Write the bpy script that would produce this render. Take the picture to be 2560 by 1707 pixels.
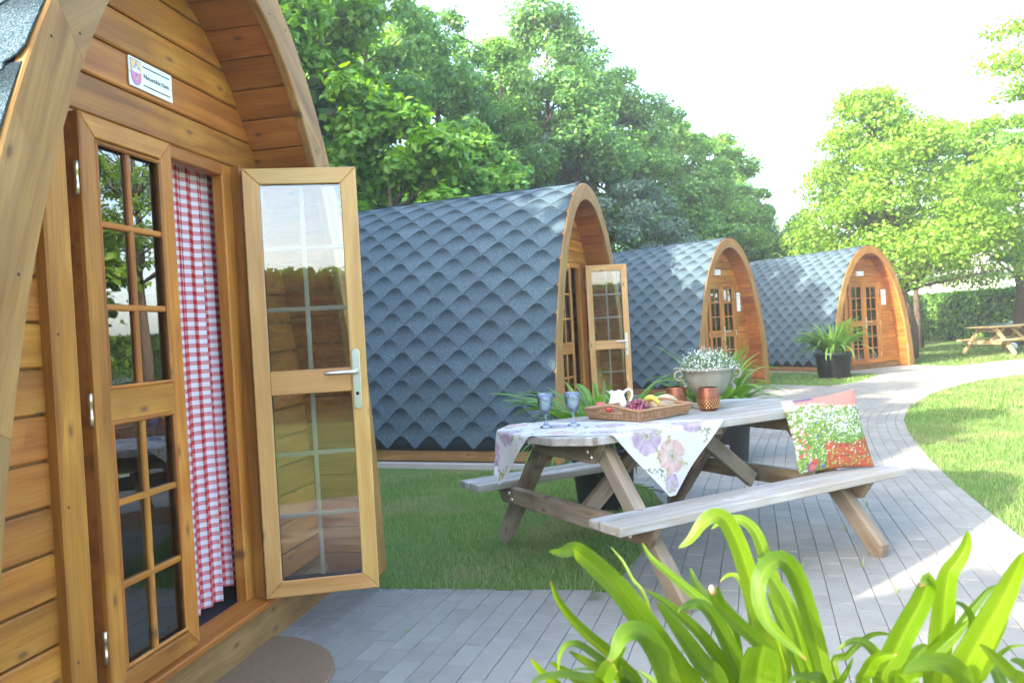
import bpy, bmesh, math, random
import numpy as np
from mathutils import Matrix, Vector
for _o in list(bpy.data.objects): bpy.data.objects.remove(_o)
random.seed(7); RNG = np.random.default_rng(11)
SC = bpy.context.scene; COL = SC.collection
rad = math.radians
# ---------------------------------------------------------------- camera, sky, sun, exposure
CAM_H = 1.2585; PITCH = rad(0.6335); ROLL = rad(3.1925); FPX = 2012.39; IW, IH = 2560.0, 1707.0
_F = Vector((0, math.cos(PITCH), -math.sin(PITCH))); _U = Vector((0, math.sin(PITCH), math.cos(PITCH))); _R = Vector((1, 0, 0))
CR = _R*math.cos(ROLL) - _U*math.sin(ROLL); CU = _U*math.cos(ROLL) + _R*math.sin(ROLL); CF = _F
cam_data = bpy.data.cameras.new('camera'); cam = bpy.data.objects.new('camera', cam_data); COL.objects.link(cam)
cam.matrix_world = Matrix(((CR.x, CU.x, -CF.x, 0), (CR.y, CU.y, -CF.y, 0), (CR.z, CU.z, -CF.z, CAM_H), (0, 0, 0, 1)))
cam_data.sensor_width = 36; cam_data.lens = 36*FPX/IW; cam_data.clip_start = .05; cam_data.clip_end = 3000
cam_data.dof.use_dof = True; cam_data.dof.focus_distance = 3.2; cam_data.dof.aperture_fstop = 7.1
SC.camera = cam
SUN_AZ = (-0.83, -0.56); SUN_EL = rad(27)
world = bpy.data.worlds.new('World'); SC.world = world; world.use_nodes = True
wn = world.node_tree.nodes; wl = world.node_tree.links; wn.clear()
sky = wn.new('ShaderNodeTexSky'); sky.sky_type = 'NISHITA'; sky.sun_disc = False; sky.sun_elevation = SUN_EL
sky.sun_rotation = math.atan2(SUN_AZ[0], SUN_AZ[1]); sky.air_density = 1.0; sky.dust_density = 2.5; sky.ozone_density = 1.0
bg = wn.new('ShaderNodeBackground'); bg.inputs['Strength'].default_value = 0.15
wo = wn.new('ShaderNodeOutputWorld'); wl.new(sky.outputs[0], bg.inputs['Color']); wl.new(bg.outputs[0], wo.inputs['Surface'])
sun_data = bpy.data.lights.new('sun', 'SUN'); sun_data.energy = 2.3; sun_data.angle = rad(0.53); sun_data.color = (1.0, .90, .74)
sun = bpy.data.objects.new('sun', sun_data); COL.objects.link(sun)
_sd = Vector((SUN_AZ[0]*math.cos(SUN_EL), SUN_AZ[1]*math.cos(SUN_EL), math.sin(SUN_EL)))
sun.rotation_euler = _sd.to_track_quat('Z', 'Y').to_euler(); sun.location = (-8, -6, 12)
SC.view_settings.view_transform = 'Standard'; SC.view_settings.look = 'None'; SC.view_settings.gamma = 1
SC.view_settings.use_curve_mapping = False; SC.view_settings.exposure = 3.35
SC.cycles.max_bounces = 10; SC.cycles.transparent_max_bounces = 24; SC.cycles.use_denoising = True

def ray(px, py): return (CR*(px-IW/2) + CF*FPX - CU*(py-IH/2))
def at(px, py, Y):                      # world point on the sight line through photo pixel (px,py) at depth Y
    d = ray(px, py); return Vector((0, 0, CAM_H)) + d*(Y/d.y)
def on(px, py, z=0.0):
    d = ray(px, py); return Vector((0, 0, CAM_H)) + d*((z-CAM_H)/d.z)
def visible(p, m=0.08):
    d = Vector(p) - Vector((0, 0, CAM_H)); z = d.dot(CF)
    if z < .2: return False
    x = d.dot(CR)/z*FPX/IW; y = d.dot(CU)/z*FPX/IW
    return abs(x) < .5+m and abs(y) < .3334+m

# ---------------------------------------------------------------- object helpers
def setp(o, label=None, cat=None, group=None, kind=None):
    if label: o['label'] = label
    if cat: o['category'] = cat
    if group: o['group'] = group
    if kind: o['kind'] = kind
    return o
def empty(name, M=None, **k):
    o = bpy.data.objects.new(name, None); COL.objects.link(o); o.empty_display_size = .1
    if M is not None: o.matrix_world = M
    return setp(o, **k)
def add(name, mesh, parent=None, M=None, mat=None, **k):
    o = bpy.data.objects.new(name, mesh); COL.objects.link(o)
    if mat is not None and len(mesh.materials) == 0: mesh.materials.append(mat)
    if parent is not None: o.parent = parent
    if M is not None: o.matrix_local = M
    return setp(o, **k)
def mk(name, v, f, smooth=False):
    m = bpy.data.meshes.new(name); m.from_pydata([tuple(map(float, p)) for p in v], [], f); m.validate(verbose=False)
    if smooth: m.polygons.foreach_set('use_smooth', [True]*len(m.polygons))
    m.update(); return m
CACHE = {}
def cached(key, fn):
    if key not in CACHE: CACHE[key] = fn()
    return CACHE[key]
def frame(o, x, z=None, y=None):        # matrix with local axes
    x = Vector(x).normalized()
    if z is not None:
        z = Vector(z); z = (z - x*z.dot(x)).normalized(); y = z.cross(x)
    else:
        y = Vector(y); y = (y - x*y.dot(x)).normalized(); z = x.cross(y)
    return Matrix(((x[0], y[0], z[0], o[0]), (x[1], y[1], z[1], o[1]), (x[2], y[2], z[2], o[2]), (0, 0, 0, 1)))
T = Matrix.Translation
def RZ(a): return Matrix.Rotation(a, 4, 'Z')
def inset_poly(P, c):
    n = len(P); out = []
    for i in range(n):
        a, b, d = Vector(P[i-1]), Vector(P[i]), Vector(P[(i+1) % n])
        e1 = (b-a).normalized(); e2 = (d-b).normalized()
        n1 = Vector((-e1.y, e1.x)); n2 = Vector((-e2.y, e2.x))
        k = n1 + n2; q = 1 + n1.dot(n2)
        out.append(b + k*(c/max(q, .25)))
    return out
def prism_data(P, t, c):                # CCW polygon P, thickness t along z (centred), chamfer c
    n = len(P); P = [Vector(p) for p in P]
    a = sum(P[i-1].x*P[i].y - P[i].x*P[i-1].y for i in range(n))
    if a < 0: P.reverse()
    Q = inset_poly(P, c); h = t/2; v = []
    for (R, z) in ((Q, -h), (P, -h+c), (P, h-c), (Q, h)): v += [(p.x, p.y, z) for p in R]
    f = [list(range(n))[::-1], list(range(3*n, 4*n))]
    for r in range(3):
        for i in range(n): j = (i+1) % n; f.append([r*n+i, r*n+j, (r+1)*n+j, (r+1)*n+i])
    return v, f
def prism(name, P, t, c=.003): return mk(name, *prism_data(P, t, c))
def rect(lx, ly): return [(-lx/2, -ly/2), (lx/2, -ly/2), (lx/2, ly/2), (-lx/2, ly/2)]
def box(lx, ly, lz, c=.003, mat=None):
    k = ('box', round(lx, 4), round(ly, 4), round(lz, 4), c, mat.name if mat else '')
    return cached(k, lambda: prism('board', rect(lx, ly), lz, c))
def board(name, parent, centre, xdir, zdir, lx, ly, lz, mat, c=.003, **k):
    return add(name, box(lx, ly, lz, c, mat), parent, frame(centre, xdir, z=zdir), mat, **k)
def beam(name, parent, a, b, zdir, w, t, mat, c=.004, **k):   # board from point a to point b
    a, b = Vector(a), Vector(b); return board(name, parent, (a+b)/2, b-a, zdir, (b-a).length, w, t, mat, c, **k)
class MB:
    def __init__(s): s.v = []; s.f = []
    def put(s, v, f, M=None):
        o = len(s.v)
        s.v += [tuple(M @ Vector(p)) if M is not None else tuple(p) for p in v]; s.f += [[i+o for i in q] for q in f]; return s
    def mesh(s, name, smooth=False): return mk(name, s.v, s.f, smooth)
def tube_data(pts, rs, n=8, cap=True):
    pts = [Vector(p) for p in pts]; v = []; f = []
    up = None
    for i, p in enumerate(pts):
        t = (pts[min(i+1, len(pts)-1)] - pts[max(i-1, 0)]).normalized()
        if up is None:
            up = Vector((0, 0, 1)) if abs(t.z) < .9 else Vector((1, 0, 0))
        a = up - t*up.dot(t); a.normalize(); b = t.cross(a); up = a
        r = rs[i] if hasattr(rs, '__len__') else rs
        for k in range(n):
            w = 2*math.pi*k/n; v.append(p + a*(r*math.cos(w)) + b*(r*math.sin(w)))
    for i in range(len(pts)-1):
        for k in range(n): j = (k+1) % n; f.append([i*n+k, i*n+j, (i+1)*n+j, (i+1)*n+k])
    if cap: f.append(list(range(n))[::-1]); f.append([(len(pts)-1)*n+k for k in range(n)])
    return v, f
def tube(name, pts, rs, n=8, smooth=True, cap=True): return mk(name, *tube_data(pts, rs, n, cap), smooth=smooth)
def lathe_data(prof, n=32, close=False):
    v = []; f = []
    for (r, z) in prof:
        for k in range(n): w = 2*math.pi*k/n; v.append((r*math.cos(w), r*math.sin(w), z))
    m = len(prof)
    for i in range(m-1):
        for k in range(n): j = (k+1) % n; f.append([i*n+k, i*n+j, (i+1)*n+j, (i+1)*n+k])
    if prof[0][0] > 1e-6 and not close: f.append(list(range(n))[::-1])
    return v, f
def lathe(name, prof, n=32, smooth=True): return mk(name, *lathe_data(prof, n), smooth=smooth)
def ico(name, r, sub=1):
    bm = bmesh.new(); bmesh.ops.create_icosphere(bm, subdivisions=sub, radius=r)
    m = bpy.data.meshes.new(name); bm.to_mesh(m); bm.free(); m.polygons.foreach_set('use_smooth', [True]*len(m.polygons)); return m

# ---------------------------------------------------------------- materials
class NT:
    def __init__(s, name, rough=.6, spec=.4):
        s.m = bpy.data.materials.new(name); s.m.use_nodes = True; s.t = s.m.node_tree; s.t.nodes.clear()
        s.out = s.n('ShaderNodeOutputMaterial'); s.b = s.n('ShaderNodeBsdfPrincipled')
        s.l(s.b.outputs[0], s.out.inputs[0]); s.b.inputs['Roughness'].default_value = rough
        s.b.inputs['Specular IOR Level'].default_value = spec
    def n(s, t, **k):
        x = s.t.nodes.new(t)
        for a, b in k.items(): setattr(x, a, b)
        return x
    def l(s, a, b): s.t.links.new(a, b)
    def put(s, sock, v):
        if hasattr(v, 'is_output'): s.l(v, sock)
        elif isinstance(v, (tuple, list)) and sock.type == 'RGBA': sock.default_value = (*v[:3], 1)
        else: sock.default_value = v
    def math(s, op, a, b=0.0, c=None):
        x = s.n('ShaderNodeMath', operation=op); s.put(x.inputs[0], a); s.put(x.inputs[1], b)
        if c is not None: s.put(x.inputs[2], c)
        return x.outputs[0]
    def vmath(s, op, a, b):
        x = s.n('ShaderNodeVectorMath', operation=op); s.put(x.inputs[0], a); s.put(x.inputs[1], b); return x.outputs[0]
    def mix(s, f, a, b, blend='MIX'):
        x = s.n('ShaderNodeMix', data_type='RGBA', blend_type=blend); s.put(x.inputs[0], f); s.put(x.inputs[6], a); s.put(x.inputs[7], b); return x.outputs[2]
    def ramp(s, f, stops):
        x = s.n('ShaderNodeValToRGB'); s.put(x.inputs[0], f); e = x.color_ramp.elements
        while len(e) < len(stops): e.new(.5)
        for i, (p, c) in enumerate(stops):
            e[i].position = p; e[i].color = (*c, 1) if hasattr(c, '__len__') else (c, c, c, 1)
        return x.outputs[0]
    def noise(s, vec, scale=5, detail=4, dist=0, rough=.5):
        x = s.n('ShaderNodeTexNoise'); s.put(x.inputs['Vector'], vec); x.inputs['Scale'].default_value = scale
        x.inputs['Detail'].default_value = detail; x.inputs['Distortion'].default_value = dist; x.inputs['Roughness'].default_value = rough; return x.outputs['Fac']
    def coord(s, which='Object', shift=True):
        tc = s.n('ShaderNodeTexCoord').outputs[which]
        if not shift: return tc
        r = s.n('ShaderNodeObjectInfo').outputs['Random']; c = s.n('ShaderNodeCombineXYZ')
        for i, k in enumerate((37.1, 91.7, 53.3)): s.l(s.math('MULTIPLY', r, k), c.inputs[i])
        return s.vmath('ADD', tc, c.outputs[0])
    def rnd(s): return s.n('ShaderNodeObjectInfo').outputs['Random']
    def island(s): return s.n('ShaderNodeNewGeometry').outputs['Random Per Island']
    def scale(s, vec, xyz): return s.vmath('MULTIPLY', vec, xyz)
    def col(s, c): s.put(s.b.inputs['Base Color'], c); return s
    def bump(s, h, strength=.3, dist=.01):
        x = s.n('ShaderNodeBump'); x.inputs['Strength'].default_value = strength; x.inputs['Distance'].default_value = dist
        s.put(x.inputs['Height'], h); s.l(x.outputs[0], s.b.inputs['Normal']); return s
def wood(name, lo, mid, hi, rough=.55, spec=.35, var=.25, knot=(.09, .035, .012), stain=None, stain_amt=.5, knots=.62, gscale=1.0):
    m = NT(name, rough, spec); v = m.coord()
    g1 = m.noise(m.scale(v, (1.3*gscale, 16*gscale, 16*gscale)), 1, 5, .8); g2 = m.noise(m.scale(v, (5, 120, 120)), 1, 3, .3)
    warp = m.noise(m.scale(v, (2.0, 5, 5)), 1, 2)
    k = m.n('ShaderNodeTexVoronoi', voronoi_dimensions='2D'); m.put(k.inputs['Vector'], m.scale(v, (3.6, 8.5, 0))); k.inputs['Scale'].default_value = 1
    sep = m.n('ShaderNodeSeparateColor'); m.l(k.outputs['Color'], sep.inputs[0])
    pick = m.math('GREATER_THAN', sep.outputs[0], knots)
    kd = m.ramp(k.outputs['Distance'], [(0.0, 1.0), (.045, .9), (.075, .35), (.15, 0.0)])
    km = m.math('MULTIPLY', kd, pick)
    rings = m.math('MULTIPLY_ADD', m.ramp(k.outputs['Distance'], [(0, 1.0), (.5, 0.0)]), m.math('MULTIPLY', pick, .35), m.math('MULTIPLY_ADD', warp, .25, g1))
    c = m.ramp(m.math('SUBTRACT', rings, .12), [(.28, lo), (.5, mid), (.74, hi)])
    c = m.mix(m.math('MULTIPLY', m.ramp(g2, [(.35, 0.0), (.65, 1.0)]), .42), c, lo)
    if stain:
        st = m.ramp(m.noise(m.scale(v, (1.5, 3, 3)), 1.3, 5, 1.0), [(.45, 0.0), (.7, 1.0)])
        c = m.mix(m.math('MULTIPLY', st, stain_amt), c, stain)
    c = m.mix(m.math('MULTIPLY', km, .85), c, knot)
    hsv = m.n('ShaderNodeHueSaturation'); m.l(c, hsv.inputs['Color'])
    m.l(m.math('MULTIPLY_ADD', m.rnd(), var, 1-var/2), hsv.inputs['Value']); m.l(m.math('MULTIPLY_ADD', m.math('FRACT', m.math('MULTIPLY', m.rnd(), 7.3)), .014, .493), hsv.inputs['Hue'])
    m.col(hsv.outputs[0]); m.bump(m.math('MULTIPLY_ADD', g2, .5, g1), .25, .004); return m.m
WOOD = wood('stained_pine', (.190, .056, .006), (.365, .130, .013), (.47, .195, .027),   .5, .35, .36, stain=(.25, .125, .026), stain_amt=.30)
WOOD_RED = wood('stained_pine_lining', (.165, .046, .006), (.29, .092, .012), (.37, .13, .020), .5, .35, .42)
WOOD_ARCH = wood('weathered_arch_pine', (.165, .070, .014), (.275, .135, .031), (.35, .185, .050), .6, .3, .15, stain=(.21, .13, .065), stain_amt=.4, knots=.80)
WOOD_IN = wood('pale_pine', (.38, .19, .052), (.49, .27, .08), (.56, .33, .11), .38, .45, .10, knot=(.13, .035, .012), knots=.72)
WOOD_GREY = wood('weathered_table_pine', (.17, .155, .125), (.265, .255, .23), (.36, .355, .335), .75, .2, .22, knot=(.12, .09, .06), knots=.8, stain=(.22, .165, .10), stain_amt=.4)
WOOD_LEG = wood('brown_table_pine', (.095, .066, .038), (.17, .125, .075), (.27, .215, .145), .7, .2, .3, knot=(.10, .06, .03), knots=.75, stain=(.26, .235, .195), stain_amt=.55)
WOOD_NEW = wood('yellow_table_pine', (.40, .27, .12), (.50, .36, .18), (.58, .44, .24), .7, .2, .15, knots=.9)
WOOD_DARK = wood('dark_wet_pine', (.12, .06, .02), (.20, .105, .035), (.27, .15, .055), .6, .3, .1)
WOOD_MUNTIN = wood('grey_muntin_pine', (.36, .29, .22), (.48, .41, .33), (.58, .51, .43), .7, .2, .1, knots=.97)
def plain(name, c, rough=.6, spec=.4, metal=0, nscale=None, namt=.25, bump=0):
    m = NT(name, rough, spec); m.b.inputs['Metallic'].default_value = metal
    if nscale:
        f = m.noise(m.coord(), nscale, 5); cc = m.mix(m.math('MULTIPLY', f, namt*2), c, tuple(x*.45 for x in c)); m.col(cc)
        if bump: m.bump(f, bump, .005)
    else: m.col(c)
    return m.m
STEEL = plain('brushed_steel', (.62, .62, .60), .28, .5, 1, 60, .1)
BRASS = plain('yellow_zinc', (.60, .52, .36), .35, .5, 1, 40, .15)
RUBBER = plain('dark_seal', (.035, .022, .016), .7, .3)
CONCRETE = plain('slab_concrete', (.34, .33, .31), .9, .2, 0, 9, .25, .2)
UNDERLAY = plain('roof_underlay', (.028, .034, .040), .9, .2, 0, 30, .2)
BLACK_POT = plain('black_plastic', (.012, .013, .014), .45, .4, 0, 20, .2)
SOIL = plain('potting_soil', (.035, .024, .016), .95, .1, 0, 60, .3, .5)
WHITE = plain('white_plate', (.72, .75, .77), .3, .5)
PAPER = plain('white_paper', (.78, .80, .82), .6, .3)
INK = plain('dark_ink', (.05, .06, .06), .6, .2)
INK_GREY = plain('grey_ink', (.33, .35, .38), .6, .2)
CARPET = plain('dark_carpet', (.07, .062, .068), 1, .05, 0, 220, .5, .6)
COIR = plain('coir_mat', (.25, .165, .10), 1, .05, 0, 120, .45, .8)
COIR_RED = plain('red_brown_mat', (.20, .10, .06), 1, .05, 0, 120, .4, .8)
BARK = plain('tree_bark', (.13, .10, .075), .95, .1, 0, 14, .4, .8)
WICKER = plain('woven_willow', (.36, .20, .095), .55, .35, 0, 70, .35)
CERAMIC = plain('white_glazed_ceramic', (.80, .81, .82), .12, .5)
STONE = plain('mossy_cast_stone', (.27, .265, .21), .9, .2, 0, 11, .45, .5)
BREAD = plain('pale_crust', (.46, .37, .24), .7, .25, 0, 18, .25, .3)
HOUSE = plain('white_render_wall', (.80, .80, .78), .8, .2)
TILES = plain('grey_roof_tiles', (.30, .27, .25), .8, .2, 0, 4, .2)
PING = plain('dark_table_top', (.03, .045, .06), .3, .5)
def grape():
    m = NT('red_grape_skin', .25, .5); f = m.noise(m.coord(), 40, 3)
    m.col(m.mix(m.ramp(m.rnd(), [(0, 0.0), (1, 1.0)]), (.12, .025, .06), (.30, .06, .09))); m.b.inputs['Subsurface Weight'].default_value = .15
    m.b.inputs['Subsurface Radius'].default_value = (.01, .004, .004); m.l(m.math('MULTIPLY_ADD', f, .3, .12), m.b.inputs['Roughness']); return m.m
GRAPE = grape()
BANANA = plain('banana_skin', (.62, .50, .07), .45, .4, 0, 25, .15)
APPLE = plain('red_apple_skin', (.48, .06, .04), .25, .5, 0, 14, .3)
def shingle_mat():
    m = NT('slate_felt_granules', 1.0, .02); v = m.coord()
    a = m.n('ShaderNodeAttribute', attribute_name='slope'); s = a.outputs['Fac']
    g = m.noise(v, 170, 3, 0, .95); g2 = m.noise(v, 45, 4)
    base = m.ramp(g, [(.36, (.016, .029, .040)), (.5, (.054, .086, .108)), (.66, (.20, .26, .285))])
    base = m.mix(m.math('MULTIPLY', g2, .3), base, (.020, .036, .050))
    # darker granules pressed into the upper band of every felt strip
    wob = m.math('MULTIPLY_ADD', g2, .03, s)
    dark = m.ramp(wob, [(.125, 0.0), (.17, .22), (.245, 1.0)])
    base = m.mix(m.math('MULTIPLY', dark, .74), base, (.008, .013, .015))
    hs = m.n('ShaderNodeHueSaturation'); m.l(base, hs.inputs['Color']); m.l(m.math('MULTIPLY_ADD', m.rnd(), .22, .89), hs.inputs['Value'])
    m.col(hs.outputs[0]); m.bump(g, .6, .003); return m.m
SHINGLE = shingle_mat()
def paver_mat():
    m = NT('grey_concrete_paver', .95, .1); v = m.coord()
    f = m.noise(v, 9, 5); g = m.noise(v, 260, 3, 0, .8)
    c = m.mix(f, (.188, .180, .155), (.285, .275, .240)); c = m.mix(m.math('MULTIPLY', g, .35), c, (.125, .122, .110))
    hs = m.n('ShaderNodeHueSaturation'); m.l(c, hs.inputs['Color'])
    isl = m.island(); m.l(m.math('MULTIPLY_ADD', m.math('FRACT', m.math('ADD', m.rnd(), isl)), .13, .935), hs.inputs['Value'])
    st = m.ramp(m.noise(m.coord('Object', False), 1.7, 4, .5), [(.42, 0.0), (.75, 1.0)])
    m.col(m.mix(m.math('MULTIPLY', st, .5), hs.outputs[0], (.125, .115, .095))); m.bump(g, .35, .002); return m.m
PAVER = paver_mat()
def bed_mat():
    m = NT('joint_sand', 1, .05); v = m.coord('Object', False); f = m.noise(v, 7, 4)
    moss = m.ramp(f, [(.55, 0.0), (.7, 1.0)]); m.col(m.mix(m.math('MULTIPLY', moss, .7), (.20, .19, .165), (.10, .11, .045))); return m.m
BED = bed_mat()
def ground_mat():
    m = NT('turf_soil', 1, .05); v = m.coord('Object', False); f = m.noise(v, .9, 6, .5); g = m.noise(v, 45, 4)
    dry = m.ramp(f, [(.48, 0.0), (.68, 1.0)])
    c = m.mix(g, (.06, .10, .025), (.12, .18, .055)); m.col(m.mix(m.math('MULTIPLY', dry, .55), c, (.16, .15, .06))); m.bump(g, .6, .02); return m.m
GROUND = ground_mat()
def leafy(name, a, b, c=None, trans=.45, rough=.45, yellow=None, extra=None):
    """thin leaf: diffuse + gloss in front, light coming through from behind; tint varies leaf by leaf"""
    m = NT(name, rough, .4); i = m.island()
    col = m.ramp(m.math('FRACT', m.math('ADD', i, m.math('MULTIPLY', m.rnd(), 3.1))), [(0, a), (.6, b), (1, c or b)])
    if extra == 'strap':
        u = m.n('ShaderNodeUVMap'); sx = m.n('ShaderNodeSeparateXYZ'); m.l(u.outputs[0], sx.inputs[0])
        rib = m.ramp(m.math('ABSOLUTE', m.math('SUBTRACT', sx.outputs[0], .5)), [(0, 1.0), (.07, .25), (.30, 0.0)])
        ve = m.ramp(m.noise(m.scale(u.outputs[0], (38, .6, 1)), 1, 3), [(.38, 0.0), (.62, 1.0)])
        r = m.rnd(); col = m.ramp(r, [(0, a), (.55, b), (1, c or b)])
        col = m.mix(m.math('MULTIPLY', rib, .45), col, yellow); col = m.mix(m.math('MULTIPLY', ve, .6), col, tuple(x*.65 for x in a))
        along = m.n('ShaderNodeAttribute', attribute_name='along').outputs['Fac']
        blot = m.ramp(m.noise(m.scale(u.outputs[0], (1.0, 6.0, 1)), 1.4, 3), [(.5, 0.0), (.75, 1.0)]); col = m.mix(m.math('MULTIPLY', blot, .3), col, yellow)
        tipn = m.math('ADD', along, m.math('MULTIPLY', m.math('SUBTRACT', m.math('FRACT', m.math('MULTIPLY', r, 13.7)), .55), .10)); col = m.mix(m.ramp(tipn, [(.99, 0.0), (1.03, 1.0)]), col, (.20, .13, .05))
        col = m.mix(m.math('MULTIPLY', m.ramp(along, [(0, 1.0), (.45, 0.0)]), .25), col, yellow)
        m.bump(ve, .35, .003)
    if extra == 'turf':
        gp = m.n('ShaderNodeTexCoord').outputs['Object']; dp = m.ramp(m.noise(gp, 1.6, 5, .6), [(.50, 0.0), (.66, 1.0)])
        col = m.mix(m.math('MULTIPLY', dp, .55), col, (.30, .27, .13))
    m.col(col); t = m.n('ShaderNodeBsdfTranslucent')
    h = m.n('ShaderNodeHueSaturation'); m.l(col, h.inputs['Color']); h.inputs['Saturation'].default_value = 1.1; h.inputs['Value'].default_value = 1.5; h.inputs['Hue'].default_value = .485
    m.l(h.outputs[0], t.inputs['Color'])
    mx = m.n('ShaderNodeMixShader'); mx.inputs[0].default_value = trans; m.l(m.b.outputs[0], mx.inputs[1]); m.l(t.outputs[0], mx.inputs[2]); m.l(mx.outputs[0], m.out.inputs[0])
    return m.m
LEAF_MAPLE = leafy('maple_leaf', (.065, .175, .018), (.12, .28, .024), (.21, .36, .03))
LEAF_DARK = leafy('dark_tree_leaf', (.058, .160, .042), (.10, .24, .052), (.17, .31, .05))
LEAF_MID = leafy('mid_green_leaf', (.070, .185, .036), (.12, .28, .042), (.21, .35, .04))
LEAF_BLUE = leafy('grey_green_leaf', (.075, .135, .095), (.115, .19, .13), (.15, .23, .14), .3)
LEAF_LIME = leafy('lime_leaf', (.10, .21, .018), (.165, .31, .028), (.24, .38, .045), .5)
LEAF_HEDGE = leafy('hedge_leaf', (.06, .17, .02), (.11, .26, .03), (.19, .34, .04), .4)
STRAP = leafy('strap_leaf', (.060, .136, .005), (.098, .19, .006), (.14, .235, .008), .50, .30, (.23, .28, .035), 'strap')
STRAP_SHADE = leafy('strap_leaf_shade', (.065, .165, .025), (.105, .24, .030), (.16, .31, .04), .4, .35, (.24, .36, .09), 'strap')  # strap leaf copy with its shaded look put into the colour
GRASS = leafy('grass_blade', (.080, .175, .036), (.13, .24, .050), (.26, .30, .10), .4, .6, None, 'turf')
BLOSSOM = leafy('white_petal', (.72, .74, .72), (.80, .81, .80), None, .3)
SAGE = leafy('small_green_leaf', (.08, .16, .07), (.14, .23, .12), (.22, .31, .17), .35)
DRY = plain('dry_leaf_tip', (.40, .28, .14), .8, .2)
def glass(name, ior):
    m = NT(name); m.t.nodes.remove(m.b)
    fr = m.n('ShaderNodeFresnel'); fr.inputs[0].default_value = ior
    tr = m.n('ShaderNodeBsdfTransparent'); tr.inputs[0].default_value = (.93, .95, .95, 1); gl = m.n('ShaderNodeBsdfGlossy'); gl.inputs['Roughness'].default_value = 0.004
    mx = m.n('ShaderNodeMixShader'); m.l(fr.outputs[0], mx.inputs[0]); m.l(tr.outputs[0], mx.inputs[1]); m.l(gl.outputs[0], mx.inputs[2]); m.l(mx.outputs[0], m.out.inputs[0]); return m.m
GLASS = glass('window_glass', 1.85); GLASS2 = glass('double_window_glass', 2.5)
def goblet_glass():
    m = NT('blue_pressed_glass', .05, .5); m.t.nodes.remove(m.b); v = m.coord()
    vo = m.n('ShaderNodeTexVoronoi'); m.put(vo.inputs['Vector'], m.scale(v, (1, 1, 1))); vo.inputs['Scale'].default_value = 160
    bp = m.n('ShaderNodeBump'); bp.inputs['Strength'].default_value = .4; bp.inputs['Distance'].default_value = .003; m.l(vo.outputs['Distance'], bp.inputs['Height'])
    fr = m.n('ShaderNodeFresnel'); fr.inputs[0].default_value = 1.5; m.l(bp.outputs[0], fr.inputs['Normal'])
    sx = m.n('ShaderNodeSeparateXYZ'); m.l(m.coord('Object', False), sx.inputs[0])
    tint = m.ramp(sx.outputs[2], [(0.0, (.90, .95, .99)), (.08, (.93, .965, .995)), (.17, (.97, .985, 1.0))])
    tr = m.n('ShaderNodeBsdfTransparent'); m.l(tint, tr.inputs[0]); gl = m.n('ShaderNodeBsdfGlossy'); gl.inputs['Roughness'].default_value = .05; m.l(bp.outputs[0], gl.inputs['Normal'])
    df = m.n('ShaderNodeBsdfDiffuse'); m.put(df.inputs[0], (.50, .64, .90)); m0 = m.n('ShaderNodeMixShader'); m0.inputs[0].default_value = .09; m.l(tr.outputs[0], m0.inputs[1]); m.l(df.outputs[0], m0.inputs[2])
    mx = m.n('ShaderNodeMixShader'); m.l(fr.outputs[0], mx.inputs[0]); m.l(m0.outputs[0], mx.inputs[1]); m.l(gl.outputs[0], mx.inputs[2]); m.l(mx.outputs[0], m.out.inputs[0]); return m.m
GOBLET = goblet_glass()
def gingham(name, red, pitch=.034):
    m = NT(name, .9, .1); u = m.n('ShaderNodeUVMap'); s = m.n('ShaderNodeSeparateXYZ'); m.l(u.outputs[0], s.inputs[0])
    a = m.math('LESS_THAN', m.math('FRACT', m.math('DIVIDE', s.outputs[0], pitch)), .5); b = m.math('LESS_THAN', m.math('FRACT', m.math('DIVIDE', s.outputs[1], pitch)), .5)
    f = m.math('MULTIPLY', m.math('ADD', a, b), .5); mid = tuple((x+y)/2 for x, y in zip(red, (.66, .46, .48)))
    w = m.noise(m.scale(u.outputs[0], (900, 900, 1)), 1, 1)
    c = m.ramp(f, [(0, (.72, .69, .73)), (.5, mid), (1, red)]); m.col(m.mix(m.math('MULTIPLY', w, .15), c, (.5, .4, .4)))
    t = m.n('ShaderNodeBsdfTranslucent'); m.l(c, t.inputs[0]); mx = m.n('ShaderNodeMixShader'); mx.inputs[0].default_value = .25
    m.l(m.b.outputs[0], mx.inputs[1]); m.l(t.outputs[0], mx.inputs[2]); m.l(mx.outputs[0], m.out.inputs[0]); return m.m
GINGHAM = gingham('red_gingham', (.58, .016, .022))
def painted(name, rough=.9):
    m = NT(name, rough, .15); a = m.n('ShaderNodeVertexColor', layer_name='print'); w = m.noise(m.coord(), 700, 2)
    g = m.n('ShaderNodeGamma'); m.l(a.outputs[0], g.inputs[0]); g.inputs[1].default_value = 1.0; sc = m.mix(1.0, g.outputs[0], (.47, .47, .47), 'MULTIPLY')
    m.col(m.mix(m.math('MULTIPLY', w, .10), sc, (.3, .28, .27))); m.bump(w, .15, .001); return m.m
PRINT = painted('printed_cloth')
def copper():
    m = NT('copper_tin', .42, .5); m.b.inputs['Metallic'].default_value = .55; f = m.noise(m.coord(), 35, 5)
    m.col(m.mix(f, (.20, .066, .026), (.13, .04, .018))); return m.m
COPPER = copper()
GOLD = plain('gilt_tin_inside', (.85, .55, .16), .3, .6, .7)
SHIELD_GOLD = plain('shield_gold_enamel', (.72, .45, .20), .35, .4); SHIELD_RED = plain('shield_pink_enamel', (.55, .16, .38), .35, .4)
CHURCH_WHITE = plain('church_white_enamel', (.74, .82, .92), .35, .4); CHURCH_BLUE = plain('church_blue_enamel', (.22, .30, .62), .35, .4)
TOWEL = plain('white_cover_sheet', (.80, .83, .86), .8, .2)
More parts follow.
